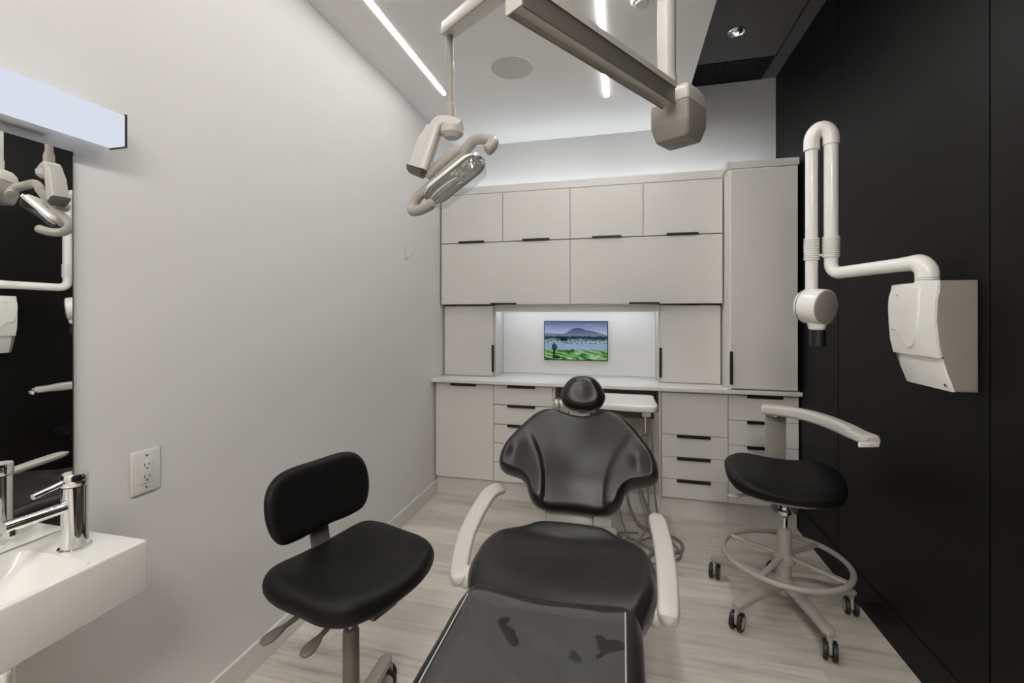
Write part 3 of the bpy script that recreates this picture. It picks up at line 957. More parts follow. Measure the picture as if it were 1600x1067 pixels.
# ------------------------------------------------------------------ ceiling mount: pole, pod and beam
BD = Vector((.5535, .8328, 0)).normalized()      # beam direction
BN = Vector((BD.y, -BD.x, 0))                    # towards the right side of the beam
def ceiling_mount():
    A = Vector((-.232, .904, 2.03)); B = Vector((.105, 1.415, 2.03))
    t = thing('ceiling_mount', 'grey metal beam hung from the ceiling by a round pole and angular pod', 'ceiling mount', (.132, 1.474, ZC))
    bm = NB(); lathe(bm, [(.0275, 2.10), (.0275, ZC - .03)], 32, Matrix.Translation((.136, 1.478, 0)))
    lathe(bm, [(.0275, ZC - .06), (.07, ZC - .05), (.08, ZC - .0005), (0, ZC - .0005)], 32, Matrix.Translation((.136, 1.478, 0)))
    obj('pole', bm, 'plastic_light', t)
    bm = NB(); lathe(bm, [(.0285, 2.146), (.0305, 2.145), (.0305, 2.06), (0, 2.06)], 32, Matrix.Translation((.136, 1.478, 0)))
    obj('pole_sleeve', bm, 'plastic_light', t)
    # beam: inverted channel with a grooved side
    L_ = (B - A).length + .02
    mx = frame(BD, (0, 0, 1), A)
    # local: x along beam, y = z cross x -> left side; right side is -y
    prof = [(.0, 0), (.0, .064), (-.046, .064), (-.046, .046), (-.042, .044), (-.042, .004), (-.046, .002), (-.046, -.003), (-.041, -.003), (-.041, .008), (-.006, .008), (-.006, -.003), (.0, -.003)]
    bm = NB()
    ringA = [bm.verts.new(mx @ Vector((0, p[0], p[1]))) for p in prof]
    ringB = [bm.verts.new(mx @ Vector((L_, p[0], p[1]))) for p in prof]
    n = len(prof)
    for i in range(n): bm.faces.new((ringA[i], ringA[(i + 1) % n], ringB[(i + 1) % n], ringB[i])).material_index = 1 if i in (2, 8, 9, 10) else 0  # paler underside puts bounced light into its colour; upper band is paler too
    bm.faces.new(ringA); bm.faces.new(ringB[::-1])
    obj('beam', bm, ['arm_metal', 'plastic_light'], t, smooth=False)
    bm = NB(); box(bm, -.004, 0.0, -.047, .001, -.004, .066, mx=mx)
    obj('end_cap', bm, 'plastic_light', t, smooth=False)
    # pod, lofted rings aligned with the beam
    O = Vector((.172, 1.492, 0))
    def ring(bm, z, a, b, c, ox=0, oy=0):
        pts = [(-a, -b + c), (-a + c, -b), (a - c, -b), (a, -b + c), (a, b - c), (a - c, b), (-a + c, b), (-a, b - c)]
        return [bm.verts.new(O + BD * (p[0] + ox) + BN * (-p[1] + oy) + Vector((0, 0, z))) for p in pts]
    def loft(rs, m_, name):
        bm = NB()
        V = [ring(bm, *r_) for r_ in rs]
        for a, b in zip(V, V[1:]):
            for i in range(8): bm.faces.new((a[i], a[(i + 1) % 8], b[(i + 1) % 8], b[i]))
        bm.faces.new(V[0]); bm.faces.new(V[-1][::-1])
        bmesh.ops.recalc_face_normals(bm, faces=bm.faces)
        es = [e for e in bm.edges if e.calc_face_angle(0) > .25]
        bmesh.ops.bevel(bm, geom=es, offset=.0035, segments=2, profile=.5, affect='EDGES')
        return obj(name, bm, m_, t, angle=30)
    loft([(1.940, .042, .050, .006), (1.944, .048, .054, .007), (1.985, .064, .063, .008), (2.046, .066, .063, .008)], 'shaded_taupe', 'lower_cover')  # darker cover puts the shade on the pod's sides into its colour
    loft([(2.0465, .066, .063, .008), (2.084, .060, .060, .008), (2.104, .040, .050, .008)], 'plastic_light', 'upper_cover')
    bm = NB()
    mxp = frame(BD, (0, 0, -1), O + Vector((0, 0, 1.9399)))
    for q, z in ((.018, .030), (.006, .034), (-.005, .024)):
        y = -.017
        while y < .022:
            wv = random.uniform(.002, .005)
            box(bm, q - .0022, q + .0022, y, y + wv, .0, .0004, mx=mxp); y += wv + .0016
    obj('print', bm, 'arm_metal', t, smooth=False)
    for s in (-1, 1):
        bm = NB(); lathe(bm, [(.0018, 0), (.0018, .0006), (0, .0006)], 10, frame(BD, (0, 0, -1), O + BD * -.036 + BN * (.030 * s) + Vector((0, 0, 1.9399))))
        obj('screw', bm, 'rubber', t, smooth=False)
ceiling_mount()

# ------------------------------------------------------------------ operating light
RT = Vector((math.cos(R(13.8)), math.sin(R(13.8)), 0))      # a direction across the room
TC = Vector((math.sin(R(13.8)), -math.cos(R(13.8)), 0))     # a direction towards the entrance
UP = Vector((0, 0, 1))
def V3(a, b, c_): return RT * a + UP * b + TC * c_
def op_light():
    t = thing('operating_light', 'dental operating light with two handles hanging from a flat arm over the chair', 'dental light', (-.522, 1.313, 2.29))
    P0 = Vector((-.522, 1.313, 2.296)); P1 = Vector((-.232 + .02, .904 + .03, 2.135))
    # flat arm
    bm = NB()
    d = (P1 - P0).normalized()
    sweep(bm, [P0 - d * .022, P0 - d * .016, P0 + d * .01, P0.lerp(P1, .5), P1], [(x, y) for x, y in rrect(.024, .020, .006, 3)], scale=lambda s: (.7, .75) if s < .01 else (1, 1))
    obj('arm', bm, 'plastic_light', t)
    bm = NB()
    s = d.cross(UP).normalized()
    off = s * .0245 + UP * -.012
    sweep(bm, [P0 + off + d * .0, P0.lerp(P1, 1.0) + off], [(x, y) for x, y in rrect(.003, .012, .002, 2)])
    obj('arm_cover', bm, 'plastic', t)
    bm = NB(); cyl(bm, P1 + Vector((0, 0, .01)), Vector((P1.x, P1.y, 2.0975)), .022); obj('arm_pivot', bm, 'plastic_light', t)
    # drop rod
    rx, ry = -.522, 1.313
    bm = NB(); lathe(bm, [(.0125, 2.060), (.0135, 2.15), (.0105, 2.282)], 24, Matrix.Translation((rx, ry, 0))); obj('drop_rod', bm, 'plastic', t)
    bm = NB(); lathe(bm, [(0, 2.006), (.0185, 2.006), (.0175, 2.05), (.0140, 2.064)], 24, Matrix.Translation((rx, ry, 0))); obj('rod_collar', bm, 'plastic', t)
    # knuckle: a bent flat arm with a round joint under it
    O = Vector((rx, ry, 2.0))
    k = lambda a, b, c_=0: O + V3(a, b, c_)
    path = catmull([k(.036, -.014), k(.012, -.004), k(-.020, .002), k(-.040, -.010), k(-.050, -.035), k(-.067, -.085), k(-.088, -.146)], 5)
    bm = NB()
    sweep(bm, path, rrect(.027, .0165, .010, 4), up=UP, scale=lambda s_: ((.75, .7) if s_ < .02 else (1, 1 if s_ < .35 else 1 + .35 * (s_ - .35))))
    obj('knuckle', bm, 'plastic_light', t)
    bm = NB()
    sweep(bm, [k(-.058, .0, 0) + V3(0, -.014, .0), k(-.078, -.060), k(-.106, -.142)], rrect(.026, .020, .008, 4), scale=lambda s_: (.82, .6) if s_ < .1 else (1, 1))
    obj('counterweight_cover', bm, 'plastic_light', t)
    bm = NB(); lathe(bm, [(0, -.044), (.022, -.044), (.036, -.032), (.038, -.012), (.036, -.010), (0, -.010)], 30, Matrix.Translation(k(.006, -.002)))
    obj('joint_disc', bm, 'plastic_light', t)
    bm = NB(); sweep(bm, [k(-.104, -.146), k(-.109, -.158)], rrect(.030, .030, .010, 4), scale=lambda s_: (1, 1) if s_ < .5 else (.8, .8)); obj('knuckle_cap', bm, 'grey_dark', t)
    # head
    X = V3(.80, .55, .22).normalized(); Nn = V3(.45, -.80, .35); Nn = (Nn - X * Nn.dot(X)).normalized(); Y = Nn.cross(X)
    H0 = Vector((-.522, 1.313, 1.41)) - V3(.0, 0, 0)
    H0 = O + V3(-.004, -.140, .0)
    L = lambda a, b, w_=0: H0 + X * a + Nn * b + Y * w_
    bm = NB(); cyl(bm, k(-.070, -.128), L(-.028, -.012), .0115, 20); cyl(bm, L(-.028, -.03), L(-.028, .012), .018, 20, .014); obj('swivel', bm, 'plastic_light', t)
    def handle(pts, r0):
        bm = NB(); tube(bm, pts, r0, 20, smooth=6, up=Nn, scale=round_scale(.05, .6)); return bm
    obj('handle_bar', handle([L(-.060, .004), L(.02, -.004), L(.085, -.018), L(.118, -.020), L(.145, .004), L(.160, .036, .012), L(.146, .058, .024), L(.128, .062, .03)], .0165), 'plastic', t)
    obj('handle_bar', handle([L(-.035, .010), L(-.085, .010), L(-.135, .012), L(-.160, .028), L(-.165, .052, .012), L(-.140, .074, .022), L(-.108, .088, .03), L(-.088, .092, .034)], .0165), 'plastic', t)
    bm = NB()
    sweep(bm, [L(-.072, -.012), L(-.06, -.016), L(.05, -.020), L(.066, -.012)], rrect(.030, .016, .010, 4), up=Nn, scale=lambda s_: (.8, .6) if s_ < .05 or s_ > .95 else (1, 1))
    obj('back_shell', bm, 'plastic', t)
    # reflector housing and clear lens
    def rr3(a, b, r_, h, off=-.012):
        return [L(p[0] - .004, h, p[1] + off) for p in rrect(a, b, r_, 8)]
    def loftp(name, m_, rings, cap0=True, cap1=True):
        bm = NB(); V = [[bm.verts.new(p) for p in r_] for r_ in rings]; n = len(V[0])
        for a, b in zip(V, V[1:]):
            for i in range(n): bm.faces.new((a[i], a[(i + 1) % n], b[(i + 1) % n], b[i]))
        if cap0: bm.faces.new(V[0])
        if cap1: bm.faces.new(V[-1][::-1])
        return obj(name, bm, m_, t)
    loftp('reflector', 'reflector', [rr3(.070, .030, .026, .018), rr3(.098, .042, .036, .024), rr3(.104, .044, .04, .036), rr3(.100, .040, .036, .036), rr3(.080, .028, .024, .026)])
    loftp('gasket', 'plastic_light', [rr3(.104, .044, .04, .0365), rr3(.110, .050, .045, .0375), rr3(.110, .050, .045, .0415), rr3(.101, .041, .037, .0415)], cap0=False, cap1=False)
    loftp('lens', 'clear_lens', [rr3(.106, .046, .042, .042), rr3(.104, .044, .04, .062), rr3(.096, .037, .034, .078), rr3(.07, .022, .02, .084)], cap0=False)
    bm = NB()
    for s_ in (-1, 1):
        o_ = [(.052 * math.cos(a) - .045, .012 * math.sin(a) + s_ * .015) for a in [2 * PI * i / 24 for i in range(24)]]
        A = [bm.verts.new(L(p[0], .050, p[1] - .012)) for p in o_]; B = [bm.verts.new(L(p[0], .054, p[1] - .012)) for p in o_]
        bm.faces.new(A); bm.faces.new(B[::-1])
        for i in range(24): bm.faces.new((A[i], A[(i + 1) % 24], B[(i + 1) % 24], B[i]))
    obj('lamp_shield', bm, 'plastic_white', t)
    bm = NB()
    mxl = Matrix((( *X, 0), (*Y, 0), (*Nn, 0), (0, 0, 0, 1))).transposed(); mxl.translation = L(.05, .034, -.012)
    mxl = Matrix(((X.x, Y.x, Nn.x, L(.05, .034, -.012).x), (X.y, Y.y, Nn.y, L(.05, .034, -.012).y), (X.z, Y.z, Nn.z, L(.05, .034, -.012).z), (0, 0, 0, 1)))
    for i in range(9):
        for j in range(7):
            bx_, by_ = -.05 + i * .0115, -.036 + j * .012
            if abs(by_ + .005) < .030: box(bm, bx_, bx_ + .010, by_, by_ + .0105, .0, .004 + .003 * ((i * 7 + j * 3) % 4), mx=mxl)
    obj('reflector_facets', bm, 'reflector', t, smooth=False)
op_light()

# ------------------------------------------------------------------ dental chair
CX = -.186
def dental_chair():
    t = thing('dental_chair', 'black upholstered dental chair in the middle with grey armrests and clear foot cover', 'dental chair', (CX, 1.45, 0))
    # backrest plane
    B = Vector((0, 1.74, .60)); T = Vector((0, 2.02, .95)); up = (T - B).normalized(); nn = Vector((0, -up.z, up.y))
    half = [(0, .446), (.040, .450), (.075, .462), (.11, .472), (.155, .468), (.2, .441), (.245, .391), (.290, .325), (.318, .268), (.328, .222), (.322, .186), (.300, .166), (.265, .157), (.228, .147), (.200, .122), (.186, .088), (.168, .058), (.138, .038), (.095, .031), (.045, .033)]
    out = half + [(0, .034)] + [(-x, y) for x, y in half[1:][::-1]]
    def bump(x, c_, w_): return math.exp(-((x - c_) / w_) ** 2)
    def hf(x, y):
        a = abs(x)
        h = .030 * min(1, (a / .30)) ** 2.2                      # wings come forward
        # side bolsters with a crease on their inner side
        cx_ = .118 + .10 * max(0, min(1, (y - .10) / .26)) ** 2
        if y < .37:
            d = a - cx_
            k = max(0, min(1, (.37 - y) / .08)) * max(0, min(1, (y - .045) / .03))
            h += k * (.013 / (1 + math.exp(-d / .006)) - .004 * bump(d, -.004, .006))
        h += -.010 * bump(a, .255, .035) * bump(y, .24, .05)
        h += .024 * bump(y, .17, .11) * bump(a, 0, .17) - .006 * bump(a, 0, .10) * bump(y, .33, .10)
        h += -.008 * bump(a, 0, .10) * bump(y, .45, .06)
        return h
    bm = NB()
    cushion(bm, out, .028, .030, .040, lambda a, b, h: Vector((CX + a, 0, 0)) + B + up * b + nn * (h - .008), hf, rings=34, nsub=6, centre=(0, .25), lower=.8)
    bmesh.ops.smooth_vert(bm, verts=bm.verts, factor=.3, use_axis_x=True, use_axis_y=True, use_axis_z=True)
    bk = obj('backrest', bm, 'vinyl', t, angle=60)
    # headrest
    hc = Vector((CX + .010, 2.080, 1.036)); hu = Vector((0, .35, .94)).normalized(); hn = Vector((0, -.94, .35)).normalized()
    oh = [(0, .083), (.042, .077), (.074, .052), (.098, .008), (.101, -.022), (.082, -.058), (.045, -.076), (0, -.080)]
    oh = oh + [(-x, y) for x, y in oh[1:-1][::-1]]
    def hh(x, y): return .018 * (1 - (x / .12) ** 2) * (1 - (y / .11) ** 2) - .012 * bump(x, 0, .045) * bump(y, .01, .05)
    bm = NB()
    cushion(bm, oh, .036, .034, .034, lambda a, b, h: hc + Vector((a, 0, 0)) + hu * b + hn * (h - .006), hh, rings=16, nsub=6, centre=(0, 0), lower=.8)
    obj('headrest', bm, 'vinyl', t, angle=60)
    bm = NB()
    sweep(bm, [hc + hu * -.02 - hn * .045, hc + hu * -.09 - hn * .045, B + up * .36 + Vector((CX, 0, 0)) - nn * .055], rrect(.024, .006, .004, 3), up=(0, 1, 0))
    obj('headrest_bar', bm, 'plastic_light', t)
    bm = NB()
    box(bm, CX - .055, CX + .065, 2.068, 2.098, .955, .972, bev=.003)
    obj('headrest_bracket', bm, 'plastic_light', t)
    # back support plate
    bm = NB()
    sweep(bm, [Vector((CX - .022, 1.78, .40)), Vector((CX - .022, 1.79, .53)), Vector((CX - .022, 0, 0)) + B + up * .03 - nn * .068, Vector((CX, 0, 0)) + B + up * .30 - nn * .068], rrect(.098, .018, .008, 3), up=(0, 1, 0))
    obj('back_support', bm, 'plastic', t)
    # seat cushion (local XY plane at z)
    zs = .585
    sh = [(0, 1.705), (.07, 1.704), (.13, 1.694), (.175, 1.655), (.225, 1.618), (.265, 1.565), (.288, 1.49), (.290, 1.42), (.287, 1.35), (.272, 1.295), (.247, 1.235), (.222, 1.18), (.15, 1.16)]
    so = sh + [(0, 1.15)] + [(-x, y) for x, y in sh[1:][::-1]]
    def sf(x, y):
        a = abs(x)
        h = .012 * bump(a, .27, .06) * max(0, min(1, (y - 1.2) / .1))
        h += .007 * bump(y, 1.665, .045) * bump(a, 0, .15)
        h += -.016 * bump(y, 1.60, .035) * bump(a, 0, .14)
        h += -.014 * bump(y, 1.45, .12) * bump(a, 0, .18)
        h -= .022 * max(0, min(1, (1.30 - y) / .12)) ** 2
        return h
    bm = NB()
    cushion(bm, so, .040, .035, .060, lambda a, b, h: Vector((CX + a, b, zs + h)), sf, rings=30, nsub=6, centre=(0, 1.42), lower=.7)
    obj('seat', bm, 'vinyl', t, angle=60)
    # leg rest
    lh = [(0, 1.26), (.15, 1.26), (.225, 1.25), (.248, 1.20), (.250, 1.05), (.252, .90), (.250, .60), (.235, .38), (.20, .33), (.1, .32)]
    lo = lh + [(0, .32)] + [(-x, y) for x, y in lh[1:][::-1]]
    def lf(x, y):
        return .008 * bump(abs(x), .2, .05) - .004 * bump(x, 0, .12)
    bm = NB()
    cushion(bm, lo, .038, .034, .050, lambda a, b, h: Vector((CX - .012 + a, b, zs - .002 + h)), lf, rings=20, nsub=5, centre=(0, .8), lower=.7)
    obj('leg_rest', bm, 'vinyl', t, angle=60)
    # clear cover: loose sheet over the top of the leg rest with welded edges
    XA, XB = -.238, .198
    bm = NB()
    def fz(x, y):
        z = zs + .0365 + lf(x, y)
        if abs(x) > .212: z -= .0145 * ((abs(x) - .212) / .026) ** 1.8
        z += .0040 + .0030 * math.sin(x * 23 + y * 17) * math.sin(y * 13 + 1) * (1 - (x / .25) ** 2)
        z += .006 * math.exp(-((1.186 - y) / .012) ** 2) * (.55 + .45 * math.sin(x * 31))
        return z
    rows = []
    for k in range(81):
        y = 1.190 - .011 * k
        rows.append([bm.verts.new((CX + XA + (XB - XA) * j / 40, y, fz(XA + (XB - XA) * j / 40, y))) for j in range(41)])
    for p, q in zip(rows, rows[1:]):
        for j in range(40): bm.faces.new((p[j], p[j + 1], q[j + 1], q[j]))
    o = obj('plastic_cover', bm, 'film', t, angle=60)
    o['label'] = 'clear glossy vinyl foot cover'
    for xw in (XA + .001, XB - .001):
        bm = NB()
        tube(bm, [(CX + xw * .985, 1.188 - .03 * k, fz(xw * .985, 1.188 - .03 * k) + .0025) for k in range(30)], .0015, 8)
        obj('cover_weld', bm, 'weld', t)
    # armrests: flat curved paddles
    def arm(pts, wd, th, name='armrest'):
        bm = NB()
        p = catmull(pts, 8)
        rs = round_scale(.10, .25)
        sweep(bm, p, rrect(wd, th, th * .8, 5), up=UP, scale=lambda q: (rs(q)[0], rs(q)[1] * (1 + 1.2 * max(0, 1 - q / .3))))
        return obj(name, bm, 'plastic_light', t)
    arm([(.122, 1.285, .560), (.128, 1.36, .590), (.134, 1.46, .612), (.133, 1.60, .634), (.120, 1.76, .655)], .031, .013)
    arm([(-.512, 1.365, .530), (-.530, 1.42, .555), (-.551, 1.54, .592), (-.552, 1.66, .622), (-.536, 1.78, .655), (-.508, 1.835, .662), (-.488, 1.850, .648)], .031, .013)
    for s, x0, y0, z0 in ((1, .090, 1.335, .555), (-1, -.490, 1.405, .535)):
        bm = NB(); 
        lathe(bm, [(0, -.014), (.032, -.014), (.035, -.008), (.035, .008), (.032, .014), (0, .014)], 30, frame((0, 1, 0), (1, 0, 0), (x0 + .004 * s, y0, z0)))
        cyl(bm, (x0, y0, z0), (x0 - .08 * s, y0 + .01, z0 - .01), .02)
        obj('arm_pivot', bm, 'plastic_light', t)
    # upper structure and base
    bm = NB(); box(bm, CX - .185, CX + .165, 1.70, 1.93, .43, .514, bev=.02, seg=4); obj('lift_cover', bm, 'plastic_white', t)
    bm = NB(); box(bm, CX - .17, CX + .17, .75, 1.78, .455, .53, bev=.01); obj('seat_frame', bm, 'plastic', t)
    bm = NB()
    for (z0, z1, a, b) in ((.10, .30, .15, .20), (.30, .46, .12, .14)):
        box(bm, CX - a, CX + a, 1.42 - b, 1.42 + b, z0, z1, bev=.02)
    obj('lift_column', bm, 'plastic', t)
    bm = NB(); box(bm, CX - .22, CX + .22, 1.05, 1.80, .0, .10, bev=.02, seg=3); obj('base_plate', bm, 'plastic_light', t)
dental_chair()

# ------------------------------------------------------------------ stools
def caster(t, p, yaw):
    """twin-wheel caster on the floor at p"""
    d = Vector((math.cos(yaw), math.sin(yaw), 0)); s = Vector((-d.y, d.x, 0)); p = Vector(p)
    c_ = p + Vector((0, 0, .038))
    for k in (-1, 1):
        mx = frame(d, s * k, c_ + s * (k * .008))
        bm = NB(); lathe(bm, [(.010, 0), (.034, 0), (.038, .003), (.038, .015), (.034, .018), (.027, .018), (.027, .0165), (0, .0165)], 28, mx)
        w_ = obj('caster_wheel', bm, 'rubber', t)
        bm = NB(); lathe(bm, [(.0265, .0166), (.025, .0185), (0, .019)], 24, mx)
        o = obj('hubcap', bm, 'plastic', None); o.parent = w_
    bm = NB(); box(bm, -.024, .026, -.007, .007, -.008, .042, bev=.005, mx=frame(d, (0, 0, 1), c_))
    cyl(bm, c_ + Vector((0, 0, .038)), c_ + Vector((0, 0, .062)), .012)
    obj('caster_fork', bm, 'plastic', t)

def star_base(t, cx, cy, angs, rad, hubz=.13, mat_='plastic'):
    for i, (ang, r_) in enumerate(zip(angs, rad)):
        d = Vector((math.cos(ang), math.sin(ang), 0)); o = Vector((cx, cy, 0))
        bm = NB()
        pts = catmull([o + d * .02 + Vector((0, 0, hubz)), o + d * .10 + Vector((0, 0, hubz - .002)), o + d * (r_ * .62) + Vector((0, 0, hubz - .012)), o + d * (r_ + .014) + Vector((0, 0, .104))], 6)
        sweep(bm, pts, rrect(.026, .015, .011, 4), up=UP, scale=lambda s: (1.15 - .25 * s, 1.2 - .25 * s) if s < .97 else (.6, .6))
        obj('base_leg', bm, mat_, t)
        caster(t, o + d * r_, ang + (1.9, .4, 2.6, 1.2, -.7)[i])
    bm = NB(); lathe(bm, [(0, hubz - .045), (.038, hubz - .045), (.042, hubz - .01), (.040, hubz + .018), (.030, hubz + .028), (0, hubz + .028)], 32, Matrix.Translation((cx, cy, 0)))
    obj('hub', bm, mat_, t)

def left_stool():
    cx, cy = -.828, 1.248
    t = thing('operator_stool', 'black padded stool with a backrest, between the left wall and the dental chair', 'stool', (cx, cy, 0))
    f = Vector((.964, -.278, 0)).normalized(); s = Vector((-f.y, f.x, 0))    # facing, and the far side
    o = Vector((-.800, 1.246, 0))
    zt = .613
    out = [(.225, 0), (.215, .10), (.175, .185), (.10, .225), (0, .232), (-.12, .236), (-.195, .212), (-.225, .15), (-.232, 0), (-.225, -.15), (-.195, -.212), (-.12, -.236), (0, -.232), (.10, -.225), (.175, -.185), (.215, -.10)]
    def hf(x, y): return .010 * math.exp(-((abs(y) - .17) / .07) ** 2) - .012 * math.exp(-(y / .12) ** 2 - ((x + .03) / .13) ** 2) - .25 * max(0, x - .1) ** 1.5
    bm = NB()
    cushion(bm, [(a * .90, b * .95) for a, b in out], .040, .030, .050, lambda a, b, h: o + f * a + s * b + Vector((0, 0, zt + h)), hf, rings=18, nsub=5, centre=(0, 0), lower=1.2)
    obj('seat', bm, 'stool_vinyl', t, angle=60)
    bm = NB()
    cushion(bm, [(a * .62, b * .62) for a, b in out], .02, .004, .030, lambda a, b, h: o + f * a + s * b + Vector((0, 0, zt - .046 + h)), rings=3, nsub=4, centre=(0, 0), lower=1.5)
    obj('seat_pan', bm, 'plastic', t)
    bm = NB(); box(bm, -.11, .12, -.05, .05, zt - .105, zt - .070, bev=.008, mx=frame(f, UP, o)); obj('mechanism', bm, 'grey_dark', t)
    # backrest
    lean = (UP * .97 - f * .22).normalized(); nf = lean.cross(s).normalized()
    if nf.dot(f) < 0: nf = -nf
    bo = o - f * .195 + s * .006 + Vector((0, 0, zt + .192))
    ob = [(0, .108), (.11, .106), (.165, .082), (.192, .030), (.190, -.045), (.160, -.100), (.10, -.112), (0, -.108)]
    ob = ob + [(-x, y) for x, y in ob[1:-1][::-1]]
    bm = NB()
    cushion(bm, ob, .030, .020, .024, lambda a, b, h: bo + s * a + lean * b + nf * (h + .35 * a * a), None, rings=12, nsub=6, centre=(0, 0), lower=1)
    obj('backrest', bm, 'stool_vinyl', t, angle=60)
    bm = NB()
    sweep(bm, [bo - nf * .030 + lean * .02, bo - nf * .030 - lean * .13, bo - nf * .03 - lean * .22 + Vector((0, 0, -.01)), o - f * .16 + Vector((0, 0, zt - .085)), o - f * .06 + Vector((0, 0, zt - .085))], rrect(.034, .008, .006, 3), up=tuple(-f))
    obj('backrest_stem', bm, 'grey_dark', t)
    # gas column
    bm = NB(); lathe(bm, [(.0125, .38), (.0125, zt - .10)], 24, Matrix.Translation((cx, cy, 0))); obj('piston', bm, 'steel', t)
    bm = NB(); lathe(bm, [(0, .14), (.026, .14), (.025, .41), (.021, .418), (.0, .418)], 28, Matrix.Translation((cx, cy, 0))); obj('column', bm, 'arm_metal', t)
    # paddle levers at the near side
    for a, b in (((-.895, 1.20, .530), (-.943, 1.056, .512)), ((-.800, 1.20, .530), (-.815, 1.050, .508))):
        a = Vector(a); b = Vector(b)
        d = (b - a).normalized()
        bm = NB(); cyl(bm, a, b - d * .03, .0075, 16)
        wide = [(-.040, .0), (-.030, .008), (-.010, .016), (.015, .020), (.033, .013), (.038, 0), (.033, -.013), (.015, -.020), (-.010, -.016), (-.030, -.008)]
        sd = d.cross(UP).normalized(); un = sd.cross(d)
        cushion(bm, wide, .008, .006, .006, lambda u, v, h: b + d * u + sd * v + un * h, rings=4, nsub=4, centre=(0, 0))
        obj('paddle_lever', bm, 'arm_metal', t)
    a0 = math.atan2(1.247 - cy + .30, .02)
    angs = [R(97), R(25), R(-47), R(-119), R(169)]
    star_base(t, cx, cy, angs, [.28] * 5, hubz=.125)
left_stool()

def right_stool():
    cx, cy = .745, 2.365
    t = thing('assistant_stool', 'tall black padded stool with curved grey arm and foot ring by the black wall', 'stool', (cx, cy, 0))
    zt = .625
    o = Vector((.745, 2.385, 0)); f = Vector((-.22, -.975, 0)).normalized(); s = Vector((-f.y, f.x, 0))
    out = [(.27, 0), (.255, .11), (.20, .185), (.11, .218), (0, .232), (-.12, .236), (-.20, .205), (-.245, .13), (-.255, 0), (-.245, -.13), (-.20, -.205), (-.12, -.236), (0, -.232), (.11, -.218), (.20, -.185), (.255, -.11)]
    def hf(x, y): return .008 * math.exp(-((abs(y) - .17) / .07) ** 2) - .010 * math.exp(-(y / .12) ** 2) - .25 * max(0, x - .12) ** 1.5
    bm = NB()
    cushion(bm, [(a * 1.02, b * 1.07) for a, b in out], .045, .030, .045, lambda a, b, h: o + f * a + s * b + Vector((0, 0, zt + h)), hf, rings=18, nsub=5, centre=(0, 0), lower=1.2)
    obj('seat', bm, 'stool_vinyl', t, angle=60)
    bm = NB()
    cushion(bm, [(a * .80, b * .80) for a, b in out], .03, .004, .034, lambda a, b, h: o + f * a + s * b + Vector((0, 0, zt - .046 + h)), rings=3, nsub=4, centre=(0, 0), lower=3.5)
    obj('seat_pan', bm, 'plastic', t)
    # post plate behind the seat and curved arm
    pc = Vector((.790, 2.640, 0))
    d = Vector((.97, .24, 0)).normalized()
    bm = NB(); box(bm, -.055, .055, -.005, .005, .52, .868, bev=.003, mx=frame(d, UP, pc)); obj('arm_post', bm, 'plastic', t)
    bm = NB(); sweep(bm, [pc + Vector((0, 0, .53)), pc + f * .06 + Vector((0, 0, .525)), o + Vector((0, 0, .535)) - f * .1], rrect(.045, .006, .004, 2), up=UP); obj('post_bracket', bm, 'plastic', t)
    bm = NB(); lathe(bm, [(.028, .862), (.028, .876), (0, .876)], 24, Matrix.Translation((.79, 2.64, 0))); obj('post_cap', bm, 'chrome', t)
    pts = catmull([(.712, 2.585, .905), (.800, 2.560, .905), (.880, 2.48, .905), (.925, 2.36, .904), (.945, 2.24, .902), (.955, 2.15, .900), (.972, 2.075, .898)], 8)
    bm = NB()
    sweep(bm, pts, rrect(.030, .027, .018, 6), up=UP, scale=lambda q: ((1, 1) if q < .72 else (1 + .35 * min(1, (q - .72) / .12), 1 - .25 * min(1, (q - .72) / .12))) if .02 < q < .97 else (.85 if q < .5 else .9, .8 if q < .5 else .5))
    ar = obj('arm', bm, 'plastic_light', t)
    e0, e1 = Vector(pts[0]), Vector(pts[1]); dd = (e0 - e1).normalized()
    bm = NB(); sweep(bm, [e0 - dd * .004, e0 + dd * .003], rrect(.021, .018, .010, 5), up=UP); obj('arm_end_cap', bm, 'plastic_white', t)
    # pale clip under the end of the arm
    e = Vector(pts[-1]); d2 = (e - Vector(pts[-6])).normalized(); sd = d2.cross(UP).normalized()
    bm = NB(); box(bm, -.042, .042, -.006, .006, -.010, .010, bev=.004, mx=frame(Vector((.93, .30, 0)), UP, Vector((.944, 2.050, .889))))
    cl = obj('end_clip', bm, 'plastic_white', t)
    bm = NB()
    for q in (-.004, .000, .006): box(bm, q, q + .003, -.0066, -.0062, -.001, .002, mx=frame(Vector((.93, .30, 0)), UP, Vector((.944, 2.050, .889))))
    obj('print', bm, 'mark', t, smooth=False)
    # chrome swivel, column
    bm = NB(); lathe(bm, [(0, .440), (.016, .440), (.018, .452), (.028, .460), (.030, .474), (.022, .482), (.024, .500), (.030, .515), (.030, .540), (0, .540)], 28, Matrix.Translation((cx, cy, 0)))
    obj('swivel', bm, 'chrome', t)
    for k in (-.048, .034): obj('swivel_bracket', bx(cx + k, cx + k + .014, cy - .03, cy + .03, .470, .565, bev=.003), 'grey_dark', t)
    bm = NB(); lathe(bm, [(.0135, .37), (.0135, .45)], 24, Matrix.Translation((cx, cy, 0))); obj('piston', bm, 'chrome', t)
    bm = NB(); lathe(bm, [(0, .12), (.030, .12), (.030, .385), (.027, .392), (0, .392)], 30, Matrix.Translation((cx, cy, 0))); obj('column', bm, 'plastic', t)
    # seat lever at the left
    bm = NB(); cyl(bm, (.70, 2.33, .560), (.520, 2.30, .548), .007)
    cushion(bm, [(-.028, 0), (-.015, .012), (.01, .016), (.026, 0), (.01, -.016), (-.015, -.012)], .006, .007, .007, lambda a, b, h: Vector((.512 + a, 2.298 + b, .546 + h)), rings=4, nsub=4, centre=(0, 0))
